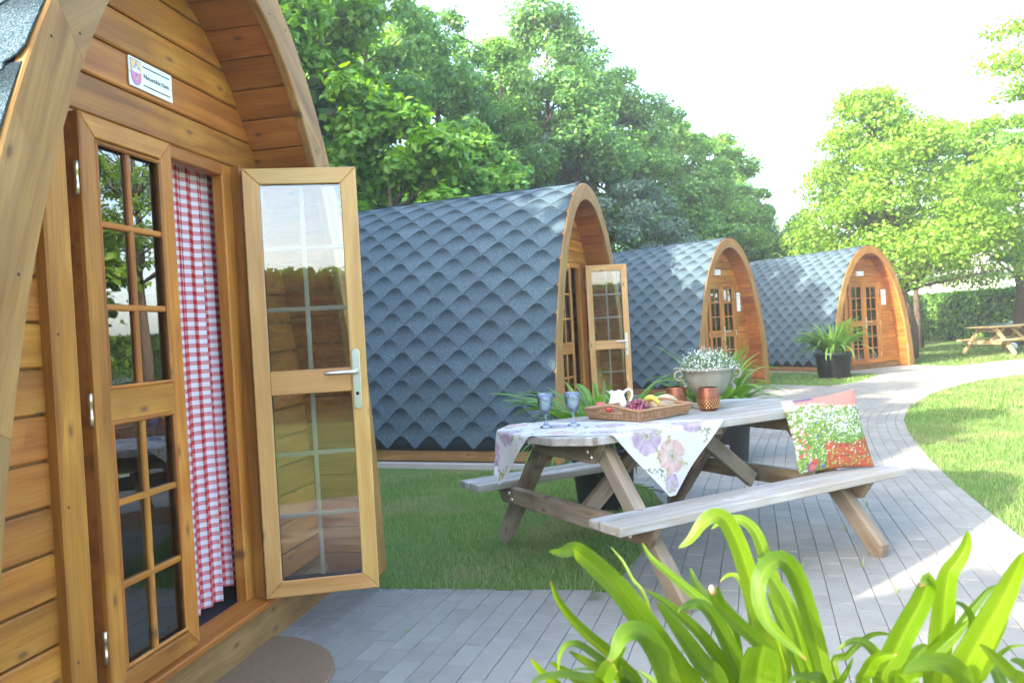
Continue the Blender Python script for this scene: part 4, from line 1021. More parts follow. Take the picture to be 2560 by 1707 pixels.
def urn():
    M = TABM @ T(tv(.41, -.125, .748)) @ RZ(rad(-28)); r = empty('stone_urn', M, label='mossy cast stone urn with scrolled handles on the picnic table', cat='urn')
    add('urn_bowl', lathe('urn_bowl', [(.048, .055), (.07, .066), (.098, .098), (.120, .14), (.134, .182), (.139, .213), (.150, .220), (.153, .229), (.147, .236), (.134, .233), (.130, .21), (.11, .15), (.07, .10), (0, .09)], 48), r, None, STONE)
    add('urn_foot', lathe('urn_foot', [(.095, 0), (.096, .013), (.088, .020), (.060, .026), (.040, .037), (.037, .048), (.048, .056)], 40), r, None, STONE)
    add('urn_plinth', box(.20, .20, .014, .003, STONE), r, T((0, 0, .004)), STONE)
    for s in (-1, 1):
        pts = []; 
        for k in range(26):
            a = -2.2+k*.30; rr = .034-.0009*k; pts.append((s*(.172+rr*math.cos(a)), 0, .198+rr*math.sin(a)))
        tail = [(s*(.126+.004*k), 0, .128+.008*k-.012*math.sin(k)) for k in range(0)]
        add('urn_handle', tube('urn_handle', [(s*.118, 0, .135), (s*.135, 0, .138), (s*.152, 0, .152)]+pts, .0085, 8), r, None, STONE)
        add('handle_scroll', tube('handle_scroll', [(s*.125, 0, .132), (s*.150, 0, .125), (s*.160, 0, .112), (s*.152, 0, .102), (s*.143, 0, .108), (s*.147, 0, .116)], [.009, .010, .009, .007, .006, .004], 8), r, None, STONE)
        add('handle_scroll', tube('handle_scroll', [(s*.15, 0, .233), (s*.178, 0, .240), (s*.204, 0, .236)], [.010, .008, .005], 8), r, None, STONE)
    # flowers growing in the urn
    q = empty('white_flower_plant', M @ T((0, 0, .225)), label='cloud of tiny white flowers growing in the stone urn', cat='flowering plant')
    n = 3000; fo = RNG.normal(0, 1, (n, 3)); fo /= np.linalg.norm(fo, axis=1)[:, None]; rr = RNG.uniform(.25, 1, n)**.5; P = fo*rr[:, None]*np.array([.165, .15, .120]); P[:, 2] = np.abs(P[:, 2])+.0
    add('foliage', leaf_cards('foliage', P[:2000], fo[:2000], .014, .008, .5), q, None, SAGE)
    n2 = 800; fo = RNG.normal(0, 1, (n2, 3)); fo[:, 2] = np.abs(fo[:, 2]); fo /= np.linalg.norm(fo, axis=1)[:, None]; lump = 1+.13*np.sin(fo[:, 0]*9+2)*np.cos(fo[:, 1]*8)
    P = fo*np.array([.172, .16, .128])*(RNG.uniform(.80, 1.06, n2)*lump)[:, None]; P[:60] *= np.array([1.22, 1.1, 1.18])
    add('blossoms', leaf_cards('blossoms', P, fo, .0078, .0078, .25), q, None, BLOSSOM)
    st = MB()
    for k in range(70): st.put(*tube_data([(0+fo[k][0]*.03, fo[k][1]*.03, 0), tuple(P[k]*.6), tuple(P[k])], [.0012, .001, .0007], 4, False))
    add('stems', st.mesh('stems'), q, None, SAGE)
def leaf_cards(name, P, Nrm, L, W, jitter, droop=0.0, rg=None):
    """many small pointed leaves (one folded diamond each) at points P, facing roughly along Nrm"""
    rg = rg or RNG; n = len(P); N = Nrm+rg.normal(0, jitter, (n, 3)); N /= np.linalg.norm(N, axis=1)[:, None]+1e-9
    t = rg.normal(0, 1, (n, 3)); t[:, 2] -= droop; t -= N*(t*N).sum(1)[:, None]; t /= np.linalg.norm(t, axis=1)[:, None]+1e-9; b = np.cross(N, t)
    l = (L*rg.uniform(.65, 1.3, n))[:, None]; w = (W*rg.uniform(.7, 1.25, n))[:, None]
    v = np.empty((n, 4, 3)); v[:, 0] = P-t*l*.5; v[:, 1] = P+b*w*.5+N*l*.10-t*l*.06; v[:, 2] = P+t*l*.5-N*l*.06; v[:, 3] = P-b*w*.5+N*l*.10-t*l*.06
    idx = (np.arange(n)[:, None]*4+np.array([[0, 1, 2, 0, 2, 3]])).ravel()
    m = bpy.data.meshes.new(name); m.vertices.add(n*4); m.vertices.foreach_set('co', v.astype(np.float32).ravel()); m.loops.add(n*6); m.loops.foreach_set('vertex_index', idx.astype(np.int32))
    m.polygons.add(n*2); m.polygons.foreach_set('loop_start', (np.arange(n*2)*3).astype(np.int32)); m.update(); m.validate(); return m
urn()
# ---------------------------------------------------------------- cushions on the bench
def cushion_print(X, Y, W, seed=3):
    """garden print: pink wall, white and green flower cloud with blue dots, terracotta trough below"""
    rg = np.random.default_rng(seed); u, v = X/W, Y/W; C = np.ones((len(X), 3))*lin((236, 150, 134))
    def wash(c, a):
        nonlocal C
        a = np.clip(a, 0, 1)[:, None]; C = C*(1-a)+np.asarray(lin(c))*a
    nz = lambda f, p: np.sin(u*f+p+1.3*np.sin(v*f*.7))*np.cos(v*f*1.1-p)
    top = .85+.06*np.sin(u*5+.4)+.03*nz(40, 2)
    wash((112, 146, 66), np.clip((top-v)/.02, 0, 1)); wash((196, 84, 56), np.clip((.36+.05*np.sin(u*7)-v)/.02, 0, 1)*np.clip((u-.33)/.03, 0, 1))
    wash((150, 62, 50), ((v < .30) & (v > .27) & (u > .42))*.8); wash((120, 48, 44), ((np.abs(v-.15) < .006) & (u > .40))*.8)
    wash((206, 104, 62), ((v < .14) & (u > .40))*(.5+.4*nz(50, 1)))
    for k in range(2600):
        cx, cy = rg.uniform(), rg.uniform(.02, .92); 
        if cy > .86+.06*math.sin(cx*5+.4): continue
        if cy < .36 and cx > .36 and rg.uniform() > .38: continue
        up = cy > .52+.12*math.sin(cx*6)
        c = [(236, 244, 236), (214, 232, 196), (180, 210, 120), (140, 186, 70), (250, 250, 250)][rg.integers(5)] if up else [(140, 190, 70), (96, 150, 60), (180, 206, 96), (70, 110, 60), (226, 236, 226)][rg.integers(5)]
        r = rg.uniform(.006, .017); d = np.hypot((u-cx), (v-cy)*1.15); wash(c, np.clip((r-d)/.004, 0, 1)*.9)
    for k in range(16):
        cx, cy = rg.uniform(.05, .97), rg.uniform(.42, .76); d = np.hypot(u-cx, v-cy); wash((92, 104, 206), np.clip((.013-d)/.005, 0, 1))
    for k in range(30):
        cx, cy = rg.uniform(0, .16), rg.uniform(.15, .62); d = np.hypot(u-cx, v-cy); wash([(222, 70, 84), (240, 170, 186), (244, 236, 244)][rg.integers(3)], np.clip((.02-d)/.006, 0, 1)*.85)
    for (cx, cy, r, c) in ((.16, .06, .07, (150, 80, 140)), (.17, .05, .05, (224, 124, 104)), (.20, .12, .045, (214, 52, 56)), (.30, .05, .03, (110, 90, 180))): d = np.hypot(u-cx, v-cy); wash(c, np.clip((r-d)/.012, 0, 1)*.9)
    wash((226, 220, 228), np.clip((.14-u)/.02, 0, 1)*np.clip((v-.84)/.02, 0, 1)); wash((130, 104, 140), np.clip((u-.13)/.02, 0, 1)*np.clip((.40-u)/.02, 0, 1)*np.clip((v-.955)/.01, 0, 1))
    return C
def cushion(corners, normal, puff, painter, label, n=96):
    """pillow between four corners (bl, br, tr, tl); both faces bulge, seams pull in between the corners"""
    bl, br, tr, tl = [Vector(c) for c in corners]; nn = Vector(normal).normalized(); v = []; X = []; Y = []; W = (br-bl).length
    for side in (1, -1):
        for j in range(n+1):
            for i in range(n+1):
                s, t = i/n, j/n; a = s+.055*(s-.5)*-4*(t*(1-t)); b = t+.055*(t-.5)*-4*(s*(1-s)); a = s*(1)+(a-s); b = t+(b-t)
                p = bl.lerp(br, a).lerp(tl.lerp(tr, a), b); q = (16*s*(1-s)*t*(1-t))**.55
                wr = .0035*math.sin(s*21+t*6)*q*(1-q)+.003*math.sin(t*25-s*9)*q*(1-q)
                v.append(p+nn*side*(puff*q+wr)); X.append(s*W); Y.append(t*W)
    N = (n+1)**2; f = []
    for j in range(n):
        for i in range(n):
            a = j*(n+1)+i; f.append([a, a+1, a+n+2, a+n+1]); f.append([N+a, N+a+n+1, N+a+n+2, N+a+1])
    o = sum((bl, br, tr, tl), Vector())/4; m = mk('cushion', [p-o for p in v], f, True)
    bmx = bmesh.new(); bmx.from_mesh(m); 
    C = painter(np.array(X), np.array(Y), W); print_attr(m, C); bmx.free()
    return add('cushion', m, None, T(o), PRINT, label=label, cat='cushion', group='cushions on the picnic bench')
zb = .4136+.004
bl, br = on(1998, 1186, zb), on(2186, 1166, zb)
ax = (br-bl).normalized(); back = Vector((-ax.y, ax.x, 0))
def up_at(px, py, base):               # point on the sight line lying on the leaning cushion plane
    n = (ax.cross(back*.36+Vector((0, 0, 1)))).normalized(); d = ray(px, py); o = Vector((0, 0, CAM_H)); return o+d*((base-o).dot(n)/d.dot(n))
tl, tr = up_at(1952, 1004, bl), up_at(2134, 971, bl)
nfront = ax.cross(back*.36+Vector((0, 0, 1))).normalized()
if nfront.y > 0: nfront = -nfront
cushion([bl, br, tr, tl], nfront, .060, cushion_print, 'cushion printed with a garden trough of flowers, leaning on the bench')
# ================================================================ strap-leaved plants in pots
def ribbon(name, pts, wid, n=16, tilt=.5, fold=.16, side=None, tipk=.68, base_w=.7, blunt=False, twist=0.0):
    """strap leaf through control points (base -> tip); wid = greatest width; side = fixed width direction or None (turned towards the camera)"""
    P = [Vector(p) for p in pts]; C = []
    m = len(P)
    for k in range(n+1):                # Catmull-Rom
        q = k/n*(m-1); i = min(int(q), m-2); t = q-i; p0 = P[max(i-1, 0)]; p1 = P[i]; p2 = P[i+1]; p3 = P[min(i+2, m-1)]
        C.append(.5*((2*p1)+(p2-p0)*t+(2*p0-5*p1+4*p2-p3)*t*t+(3*p1-p0-3*p2+p3)*t**3))
    v = []; uv = []; L = 0
    prev = None
    for k, c in enumerate(C):
        t = (C[min(k+1, n)]-C[max(k-1, 0)]).normalized(); q = k/n
        if side is None:
            w = t.cross((c-Vector((0, 0, CAM_H))).normalized())
        else: w = Vector(side)-t*Vector(side).dot(t)
        if w.length < 1e-4: w = prev or Vector((1, 0, 0))
        w.normalize()
        if prev is not None: w = (w*.6+prev*.4).normalized()
        prev = w; a = tilt+twist*q; w2 = Matrix.Rotation(a, 3, t) @ w; nn = t.cross(w2)
        f = (base_w+(1-base_w)*min(1, q*2.6))*(1-q**(tipk*3.2))**.62 if not blunt else (base_w+(1-base_w)*min(1, q*2.6))*(1-.25*q**6)
        h = max(wid*f/2, .0008)
        for s in (-1, -.5, 0, 0, .5, 1): v.append(c+w2*h*s+nn*((abs(s)-.25*s*s)*h*2*fold)); uv.append((.5+.5*s, L))
        if k < n: L += (C[k+1]-c).length
    f = [[k*6+i, k*6+i+1, (k+1)*6+i+1, (k+1)*6+i] for k in range(n) for i in (0, 1, 3, 4)]
    mesh = mk(name, v, f, True); aa = mesh.attributes.new('along', 'FLOAT', 'POINT'); aa.data.foreach_set('value', np.repeat(np.linspace(0, 1, n+1), 6).astype(np.float32)); l = mesh.uv_layers.new(name='UVMap')
    vi = np.zeros(len(mesh.loops), np.int32); mesh.loops.foreach_get('vertex_index', vi); l.data.foreach_set('uv', np.array(uv, np.float32)[vi].ravel()); return mesh
def arch_leaf(az, L, e0, e1, wid, r0=.03, n=14, rg=RNG):
    """leaf rising from the crown at elevation e0 and bending over to e1"""
    d = Vector((math.cos(az), math.sin(az), 0)); p = d*r0; pts = [p.copy()]; k = 7; sw = rg.uniform(-.25, .25)
    for i in range(k):
        q = (i+.5)/k; e = e0+(e1-e0)*q**1.5; a = az+sw*q; dd = Vector((math.cos(a)*math.cos(e), math.sin(a)*math.cos(e), math.sin(e))); p = p+dd*L/k; pts.append(p.copy())
    return ribbon('leaf', pts, wid, n, rg.uniform(-.3, .3), .22, side=(-math.sin(az), math.cos(az), 0), tipk=.7)
STRAP_SET = None
def strap_plant(name, loc, label, group, pot_r, pot_h, n, L, wid, mat, seed, spread=1.0, pot=True, avoid=None):
    global STRAP_SET
    rg = np.random.default_rng(seed); r = empty(name, T(loc), label=label, cat='potted plant', group=group)
    if pot:
        add('pot', lathe('pot', [(0, 0), (pot_r*.80, 0), (pot_r*.82, .01), (pot_r*.96, pot_h*.88), (pot_r*1.04, pot_h*.90), (pot_r*1.05, pot_h), (pot_r*.97, pot_h), (pot_r*.93, pot_h*.88)], 40), r, None, BLACK_POT)
        add('soil', lathe('soil', [(pot_r*.95, pot_h*.86), (pot_r*.5, pot_h*.89), (0, pot_h*.9)], 24), r, None, SOIL)
    kinds = []
    for k in range(14):
        e0 = rg.uniform(.70, 1.45); e1 = e0-rg.uniform(.5, 2.4); kinds.append(arch_leaf(0, L*rg.uniform(.7, 1.15), e0, e1, wid*rg.uniform(.75, 1.15), rg.uniform(.01, pot_r*.55), 12, rg))
    for k in range(n):
        m = kinds[k % len(kinds)]; add('leaf', m, r, T((0, 0, pot_h*.86)) @ RZ(rg.uniform(0, 6.283)) @ Matrix.Rotation(rg.uniform(-.12, .12), 4, 'X') @ Matrix.Scale(rg.uniform(.8, 1.12), 4), mat)
    return r
strap_plant('potted_agapanthus', (.60, 5.72, 0), 'big strap leaved plant in a black pot behind the picnic table', 'strap-leaved plants in black pots', .235, .42, 150, .74, .054, STRAP_SHADE, 21)
strap_plant('potted_agapanthus', (1.83, 7.15, 0), 'strap leaved plant in a black pot half hidden behind the stone urn', 'strap-leaved plants in black pots', .25, .44, 140, .70, .052, STRAP_SHADE, 22)
strap_plant('potted_agapanthus', (6.42, 16.15, 0), 'strap leaved plant in a black pot on the grass before the farthest cabin', 'strap-leaved plants in black pots', .36, .50, 180, .86, .062, STRAP_SHADE, 23)
# ---- the two sunlit plants in front of the camera, leaf by leaf
def fx(x, y): return (1320+x/3.673, 1280+y/3.673)
def gx_(x, y): return (1700+x/3.673, 1280+y/3.673)
def hx_(x, y): return (2100+x/3.852, 1300+y/3.852)
def traced(root, fn, pts, wpx, y_tip, y_base, tilt=.35, sc=3.673, **k):
    """leaf along a traced line (tip -> base) running from depth y_tip to y_base; continued down into the crown of the plant"""
    n = len(pts); W = []
    for i, (x, y) in enumerate(pts):
        q = i/(n-1); px, py = fn(x, y); W.append(at(px, py, y_tip+(y_base-y_tip)*q))
    base = root.location; last = W[-1]
    crown = Vector((base.x+(last.x-base.x)*.35, base.y+(last.y-base.y)*.35, root['crown']))
    if last.z > crown.z+.02: W.append(last.lerp(crown, .5)+Vector(((last.x-base.x)*.15, 0, 0))); W.append(crown)
    W.reverse(); wid = wpx/sc/FPX*(y_tip+y_base)/2*1.26
    o = W[0]; m = ribbon('leaf', [p-root.location for p in W], wid, 26, tilt, .14, None, **k) if False else ribbon_world('leaf', W, root.location, wid, tilt, **k)
    return add('leaf', m, root, None, STRAP)
def ribbon_world(name, W, o, wid, tilt, **k):
    m = ribbon(name, W, wid, 26, tilt, k.pop('fold', .20), None, **k)
    co = np.empty(len(m.vertices)*3, np.float32); m.vertices.foreach_get('co', co); co = co.reshape(-1, 3)-np.array(o, np.float32); m.vertices.foreach_set('co', co.ravel()); m.update(); return m
def front_plant(loc, label, crown, seed, nfill, L):
    r = empty('potted_agapanthus', T(loc), label=label, cat='potted plant', group='sunlit strap-leaved plants in the foreground'); r['crown'] = crown
    pr, ph = .20, crown-.02
    add('pot', lathe('pot', [(0, 0), (pr*.78, 0), (pr*.8, .01), (pr*.97, ph*.9), (pr*1.05, ph*.91), (pr*1.06, ph), (pr*.97, ph), (pr*.93, ph*.9)], 40), r, None, BLACK_POT)
    add('soil', lathe('soil', [(pr*.95, ph*.90), (pr*.5, ph*.92), (0, ph*.93)], 24), r, None, SOIL)
    rg = np.random.default_rng(seed)
    for k in range(nfill):
        az = rg.uniform(0, 6.283); e0 = rg.uniform(.7, 1.35); add('leaf', arch_leaf(az, L*rg.uniform(.6, 1.0), e0, e0-rg.uniform(1.0, 2.6), rg.uniform(.030, .042), .05, 14, rg), r, T((0, 0, crown-.03)), STRAP)
    bpy.context.view_layer.update(); return r
LP = front_plant((.36, 1.22, 0), 'bright green strap leaved plant, the taller clump in the foreground beside the bench end', .46, 31, 34, .40)
RP = front_plant((.80, 1.24, 0), 'bright green strap leaved plant filling the lower right corner of the photo', .44, 32, 30, .38)
for pts, w, a, b, k in (
    ([(195, 360), (300, 378), (400, 340), (480, 380), (640, 520), (840, 720), (1020, 960), (1200, 1220), (1400, 1480), (1520, 1640)], 235, 1.02, 1.16, dict(tilt=.30, tipk=.5)),
    ([(205, 630), (270, 800), (400, 980), (560, 1140), (740, 1290), (900, 1460), (1010, 1600)], 112, 1.10, 1.20, dict(tilt=.4)),
    ([(1050, 280), (1130, 420), (1300, 570), (1480, 720), (1640, 860), (1780, 1050), (1880, 1300)], 98, 1.30, 1.24, dict(tilt=.3)),
    ([(1490, 510), (1530, 640), (1640, 800), (1760, 930), (1880, 1150)], 118, 1.34, 1.26, dict(tilt=.5)),
    ([(720, 1395), (800, 1300), (840, 1190), (900, 1115), (990, 1100), (1080, 1150), (1180, 1300), (1260, 1500), (1330, 1700)], 205, 1.06, 1.12, dict(tilt=.45)),
    ([(278, 1465), (290, 1330), (350, 1225), (450, 1215), (560, 1280), (690, 1380), (830, 1520), (960, 1680)], 92, 1.08, 1.16, dict(tilt=.75)),
    ([(1090, 720), (1250, 820), (1420, 965), (1580, 1120), (1720, 1300), (1840, 1500), (1900, 1700)], 125, 1.16, 1.20, dict(tilt=.4)),
    ([(20, 1340), (90, 1430), (190, 1540), (330, 1680)], 84, 1.06, 1.14, dict(tilt=.4)),
    ([(20, 1590), (130, 1520), (320, 1500), (520, 1530), (760, 1640)], 120, 1.00, 1.10, dict(tilt=.9)),
    ([(205, 1375), (300, 1440), (420, 1520), (600, 1660)], 96, 1.16, 1.2, dict(tilt=.4)),
    ([(375, 1280), (470, 1345), (600, 1420), (780, 1490), (960, 1620)], 135, 1.10, 1.17, dict(tilt=.8)),
    ([(790, 1390), (740, 1430), (700, 1520), (690, 1640)], 140, 1.05, 1.10, dict(tilt=.2, blunt=True)),
    ([(1180, 830), (1320, 1010), (1460, 1210), (1600, 1410), (1740, 1600)], 190, 1.12, 1.16, dict(tilt=.5)),
    ([(900, 1230), (830, 1330), (810, 1450), (860, 1560), (950, 1690)], 105, 1.11, 1.16, dict(tilt=.6)),
    ([(760, 320), (820, 390), (880, 470), (960, 620), (1100, 860)], 34, 1.28, 1.24, dict(tilt=.5)),
    ([(390, 1450), (520, 1440), (660, 1470), (820, 1560)], 60, 1.18, 1.2, dict(tilt=1.0)),
): traced(LP, fx, pts, w, a, b, **k)
for pts, w, a, b, k in (
    ([(-10, 325), (90, 260), (190, 120), (270, 45), (370, 40), (450, 130), (540, 330), (640, 640), (740, 950), (850, 1280), (900, 1560)], 152, 1.22, 1.25, dict(tilt=.25, tipk=.9)),
    ([(290, 152), (380, 90), (480, 65), (580, 80), (680, 170), (750, 330), (810, 500), (880, 720), (930, 950)], 112, 1.34, 1.30, dict(tilt=.3)),
    ([(1160, 1350), (1040, 1240), (900, 1110), (790, 980), (725, 800), (735, 610), (800, 490), (910, 430), (1020, 510), (1110, 720), (1200, 1000), (1270, 1280), (1330, 1600)], 150, 1.04, 1.14, dict(tilt=.30, tipk=.9)),
    ([(705, 415), (790, 540), (900, 700), (1000, 900), (1080, 1130), (1160, 1450), (1190, 1620)], 165, 1.24, 1.22, dict(tilt=.45)),
    ([(-20, 920), (70, 860), (180, 850), (280, 930), (370, 1080), (460, 1270), (560, 1500), (600, 1640)], 155, 1.16, 1.20, dict(tilt=.45)),
    ([(300, 700), (350, 830), (470, 970), (600, 1090), (740, 1230), (860, 1420)], 112, 1.10, 1.16, dict(tilt=.35, blunt=True)),
    ([(368, 640), (430, 585), (520, 590), (590, 720), (640, 900), (680, 1120), (720, 1350)], 72, 1.36, 1.30, dict(tilt=.5)),
    ([(760, 1225), (730, 1330), (710, 1450), (700, 1640)], 265, 1.03, 1.08, dict(tilt=.25, blunt=True)),
    ([(990, 1570), (1080, 1520), (1200, 1530), (1300, 1620)], 120, 1.04, 1.1, dict(tilt=.9)),
    ([(800, 730), (870, 900), (980, 1130), (1080, 1400), (1120, 1600)], 130, 1.20, 1.2, dict(tilt=.5)),
): traced(LP, gx_, pts, w, a, b, **k)
add('dry_tip', tube('dry_tip', [at(*gx_(305, 735), 1.10)-LP.location, at(*gx_(292, 690), 1.095)-LP.location, at(*gx_(290, 672), 1.09)-LP.location], [.0055, .004, .001], 7), LP, None, DRY)
for pts, w, a, b, k in (
    ([(1225, 100), (1215, 220), (1150, 360), (1050, 490), (1010, 650), (990, 850), (970, 1050), (940, 1320), (900, 1600)], 195, 1.12, 1.18, dict(tilt=.25)),
    ([(770, 640), (840, 560), (830, 620), (770, 780), (670, 960), (570, 1150), (480, 1350), (400, 1600)], 200, 1.06, 1.15, dict(tilt=.35, tipk=.9)),
    ([(1775, 300), (1690, 470), (1580, 700), (1440, 950), (1310, 1180), (1180, 1420), (1120, 1620)], 255, .98, 1.10, dict(tilt=.3)),
    ([(1535, 620), (1430, 670), (1330, 780), (1240, 890), (1130, 1050), (1010, 1260), (950, 1480)], 100, 1.24, 1.22, dict(tilt=.5)),
    ([(1095, 785), (1180, 820), (1250, 910), (1265, 1020), (1220, 1180), (1150, 1400)], 92, 1.16, 1.2, dict(tilt=.6)),
    ([(1235, 960), (1120, 1080), (980, 1210), (840, 1330), (690, 1460), (560, 1640)], 150, 1.08, 1.15, dict(tilt=.4)),
    ([(-30, 1250), (90, 1175), (200, 1170), (290, 1230), (370, 1330), (450, 1470), (500, 1650)], 112, 1.18, 1.2, dict(tilt=.5)),
    ([(510, 1110), (400, 1085), (280, 1110), (160, 1200), (60, 1300), (-60, 1420)], 66, 1.36, 1.3, dict(tilt=.5)),
    ([(620, 1480), (720, 1420), (860, 1385), (1010, 1400), (1120, 1480), (1170, 1640)], 225, .98, 1.06, dict(tilt=.55)),
    ([(1340, 1190), (1430, 1270), (1540, 1370), (1650, 1490), (1760, 1640)], 135, .96, 1.05, dict(tilt=.4)),
    ([(1790, 1205), (1680, 1205), (1570, 1255), (1470, 1360), (1380, 1500), (1320, 1660)], 58, 1.12, 1.16, dict(tilt=.6)),
    ([(550, 1287), (420, 1300), (320, 1340), (260, 1440), (220, 1640)], 150, 1.06, 1.12, dict(tilt=.6)),
    ([(860, 1460), (730, 1440), (620, 1480), (530, 1600)], 155, 1.0, 1.08, dict(tilt=.5)),
    ([(1640, 1350), (1720, 1370), (1800, 1430), (1860, 1560)], 120, 1.1, 1.14, dict(tilt=.6)),
    ([(122, 1320), (80, 1420), (20, 1530), (-40, 1660)], 62, 1.1, 1.15, dict(tilt=.4)),
    ([(1620, 920), (1530, 1100), (1420, 1300), (1340, 1500), (1300, 1640)], 105, 1.1, 1.15, dict(tilt=.7)),
    ([(840, 1200), (760, 1260), (700, 1370), (660, 1600)], 170, 1.24, 1.22, dict(tilt=.3)),
): traced(RP, hx_, pts, w, a, b, sc=3.852, **k)
# ================================================================ trees
TB_ = 'trees standing behind the cabins'; TS_ = 'trees of the belt left of the near cabin'
def limb_pts(a, b, rg, k=6, wob=.06):
    a, b = Vector(a), Vector(b); L = (b-a).length; out = []
    for i in range(k+1):
        q = i/k; p = a.lerp(b, q); s = math.sin(math.pi*q)*wob*L; out.append(p+Vector((rg.normal()*s*.5, rg.normal()*s*.5, s*.4)))
    return out
def tree(name, loc, label, H, base, R, nleaf, L, W, mat, trunk_r, seed, shape='round', clumps=70, flat=1.0, droop=0.0, group='trees standing behind the cabins', lean=(0, 0), top_r=.12, cat='tree', lat=1.0):
    rg = np.random.default_rng(seed); r = empty(name, T(loc), label=label, cat=cat, group=group)
    tp = [Vector((lean[0]*q*q, lean[1]*q*q, H*.93*q)) + Vector((rg.normal()*.05, rg.normal()*.05, 0))*(q > 0) for q in np.linspace(0, 1, 9)]
    tr = [trunk_r*(1.25 if k == 0 else 1)*(1-k/8*.88) for k in range(9)]; bark = MB(); bark.put(*tube_data(tp, tr, 9))
    hz = rg.uniform(0, 1, clumps)**(.85); C = np.empty((clumps, 3)); cr = np.empty(clumps)
    for i, q in enumerate(hz):
        if shape == 'cone': rad_ = R*(1-q)**.75*.95+top_r
        elif shape == 'column': rad_ = R*(1-abs(q-.4)**2.2*1.6)*.9
        else: rad_ = R*math.sqrt(max(.03, 1-((q-.42)/.60)**2))
        a = rg.uniform(0, 6.283); k = rg.uniform(.35, 1)**.6*rad_; z = base+(H-base)*q; t = min(.98, z/(H*.93))
        C[i] = (lean[0]*t*t+math.cos(a)*k*lat, lean[1]*t*t+math.sin(a)*k, z); cr[i] = (.15+.23*rg.uniform()**1.5)*R*(.55+.45*(1-q))
        if i % 2 == 0 and k > .25*R:
            z0 = max(base*.85, z-k*.75); q0 = min(.95, z0/(H*.93)); a0 = Vector((lean[0]*q0*q0, lean[1]*q0*q0, z0)); bark.put(*tube_data(limb_pts(a0, C[i], rg), [trunk_r*.24*(1-j/7)*(1-.5*q)+.005 for j in range(7)], 5))
    add('trunk', bark.mesh('trunk', True), r, None, BARK)
    if H > 0 and group != TS_: nleaf = int(nleaf*(1.12 if group == TB_ else .95)); k_ = .80 if group == TB_ else .88; L *= k_; W *= k_
    w = cr**2; idx = rg.choice(clumps, nleaf, p=w/w.sum()); d = rg.normal(0, 1, (nleaf, 3)); d /= np.linalg.norm(d, axis=1)[:, None]
    rr = rg.uniform(.15, 1, nleaf)**.45; P = C[idx]+d*(cr[idx]*rr)[:, None]*np.array([1.15, 1.15, .75*flat]); P[:, 2] -= droop*((P[:, :2]-C[idx][:, :2])**2).sum(1)
    sp = rg.uniform(0, 1, nleaf) < .12; P[sp] += d[sp]*(cr[idx][sp]*.45)[:, None]
    P[:, 2] = np.maximum(P[:, 2], .25)
    N = d*np.array([.5, .5, .6])+np.array([0, 0, .55]); add('crown', leaf_cards('crown', P, N, L, W, .45, .4, rg), r, None, mat); return r
def tree_at(px, py_top, Y, name, label, seed, **k):
    p = at(px, 900, Y); top = at(px, py_top, Y).z; return tree(name, (p.x, Y, -.02), label, top, seed=seed, **k)
TB = 'trees standing behind the cabins'
G_ = dict(group=TB)
tree_at(770, -120, 12.6, 'maple_tree', 'bright green maple rising right behind the near cabin arch', 41, base=.8, R=1.75, nleaf=30000, L=.17, W=.13, mat=LEAF_MAPLE, trunk_r=.13, clumps=80, **G_)
tree_at(955, -70, 16.0, 'leafy_tree', 'tall dark green tree with see-through crown left of the sky notch', 42, base=1.5, R=2.1, nleaf=24000, L=.16, W=.11, mat=LEAF_DARK, trunk_r=.17, clumps=64, **G_)
tree_at(1005, 300, 11.8, 'maple_tree', 'low bright maple with large leaves just over the ridge behind the picnic table cabin', 43, base=.5, R=1.45, nleaf=24000, L=.17, W=.13, mat=LEAF_MAPLE, trunk_r=.09, clumps=64, **G_)
tree_at(1130, 40, 18.5, 'leafy_tree', 'dark tree with a feathery top edge against the white sky', 44, base=1.2, R=1.9, nleaf=26000, L=.15, W=.10, mat=LEAF_DARK, trunk_r=.16, shape='cone', top_r=.5, clumps=70, **G_)
tree_at(1185, 330, 13.5, 'maple_tree', 'mid height green maple in the gap left of the grey green willow', 45, base=.6, R=1.4, nleaf=22000, L=.16, W=.12, mat=LEAF_MID, trunk_r=.09, clumps=56, **G_)
tree_at(1288, 95, 20.0, 'birch_tree', 'slender light green tree with a thin pointed top', 46, base=1.2, R=1.7, nleaf=20000, L=.14, W=.10, mat=LEAF_MID, trunk_r=.12, shape='cone', top_r=.1, clumps=60, **G_)
tree_at(1400, 15, 21.0, 'oak_tree', 'tallest tree peaking above the cabin ridge against the white sky', 47, base=1.5, R=2.6, nleaf=36000, L=.16, W=.11, mat=LEAF_DARK, trunk_r=.2, shape='cone', top_r=.45, clumps=90, **G_)
tree_at(1470, 330, 20.5, 'willow_tree', 'soft grey green willow bush behind the second cabin arch', 48, base=.3, R=2.1, nleaf=30000, L=.15, W=.07, mat=LEAF_BLUE, trunk_r=.09, clumps=70, **G_)
tree_at(1545, 180, 22.5, 'oak_tree', 'rounded mid green tree on the right shoulder of the tallest tree', 49, base=1.2, R=2.0, nleaf=24000, L=.15, W=.11, mat=LEAF_MID, trunk_r=.17, shape='cone', top_r=.5, clumps=64, **G_)
tree_at(1625, 240, 24.0, 'oak_tree', 'deep green tree where the tree line starts stepping down', 50, base=1.0, R=2.2, nleaf=26000, L=.16, W=.11, mat=LEAF_DARK, trunk_r=.17, clumps=64, **G_)
tree_at(1610, 470, 21.0, 'willow_tree', 'second grey green bush above the middle cabin ridge', 51, base=.2, R=1.6, nleaf=24000, L=.13, W=.06, mat=LEAF_BLUE, trunk_r=.09, clumps=60, **G_)
tree_at(1722, 320, 25.5, 'lime_tree', 'tree with a sunlit yellow green top behind the middle cabin', 52, base=1.0, R=2.0, nleaf=24000, L=.16, W=.12, mat=LEAF_MID, trunk_r=.16, clumps=60, **G_)
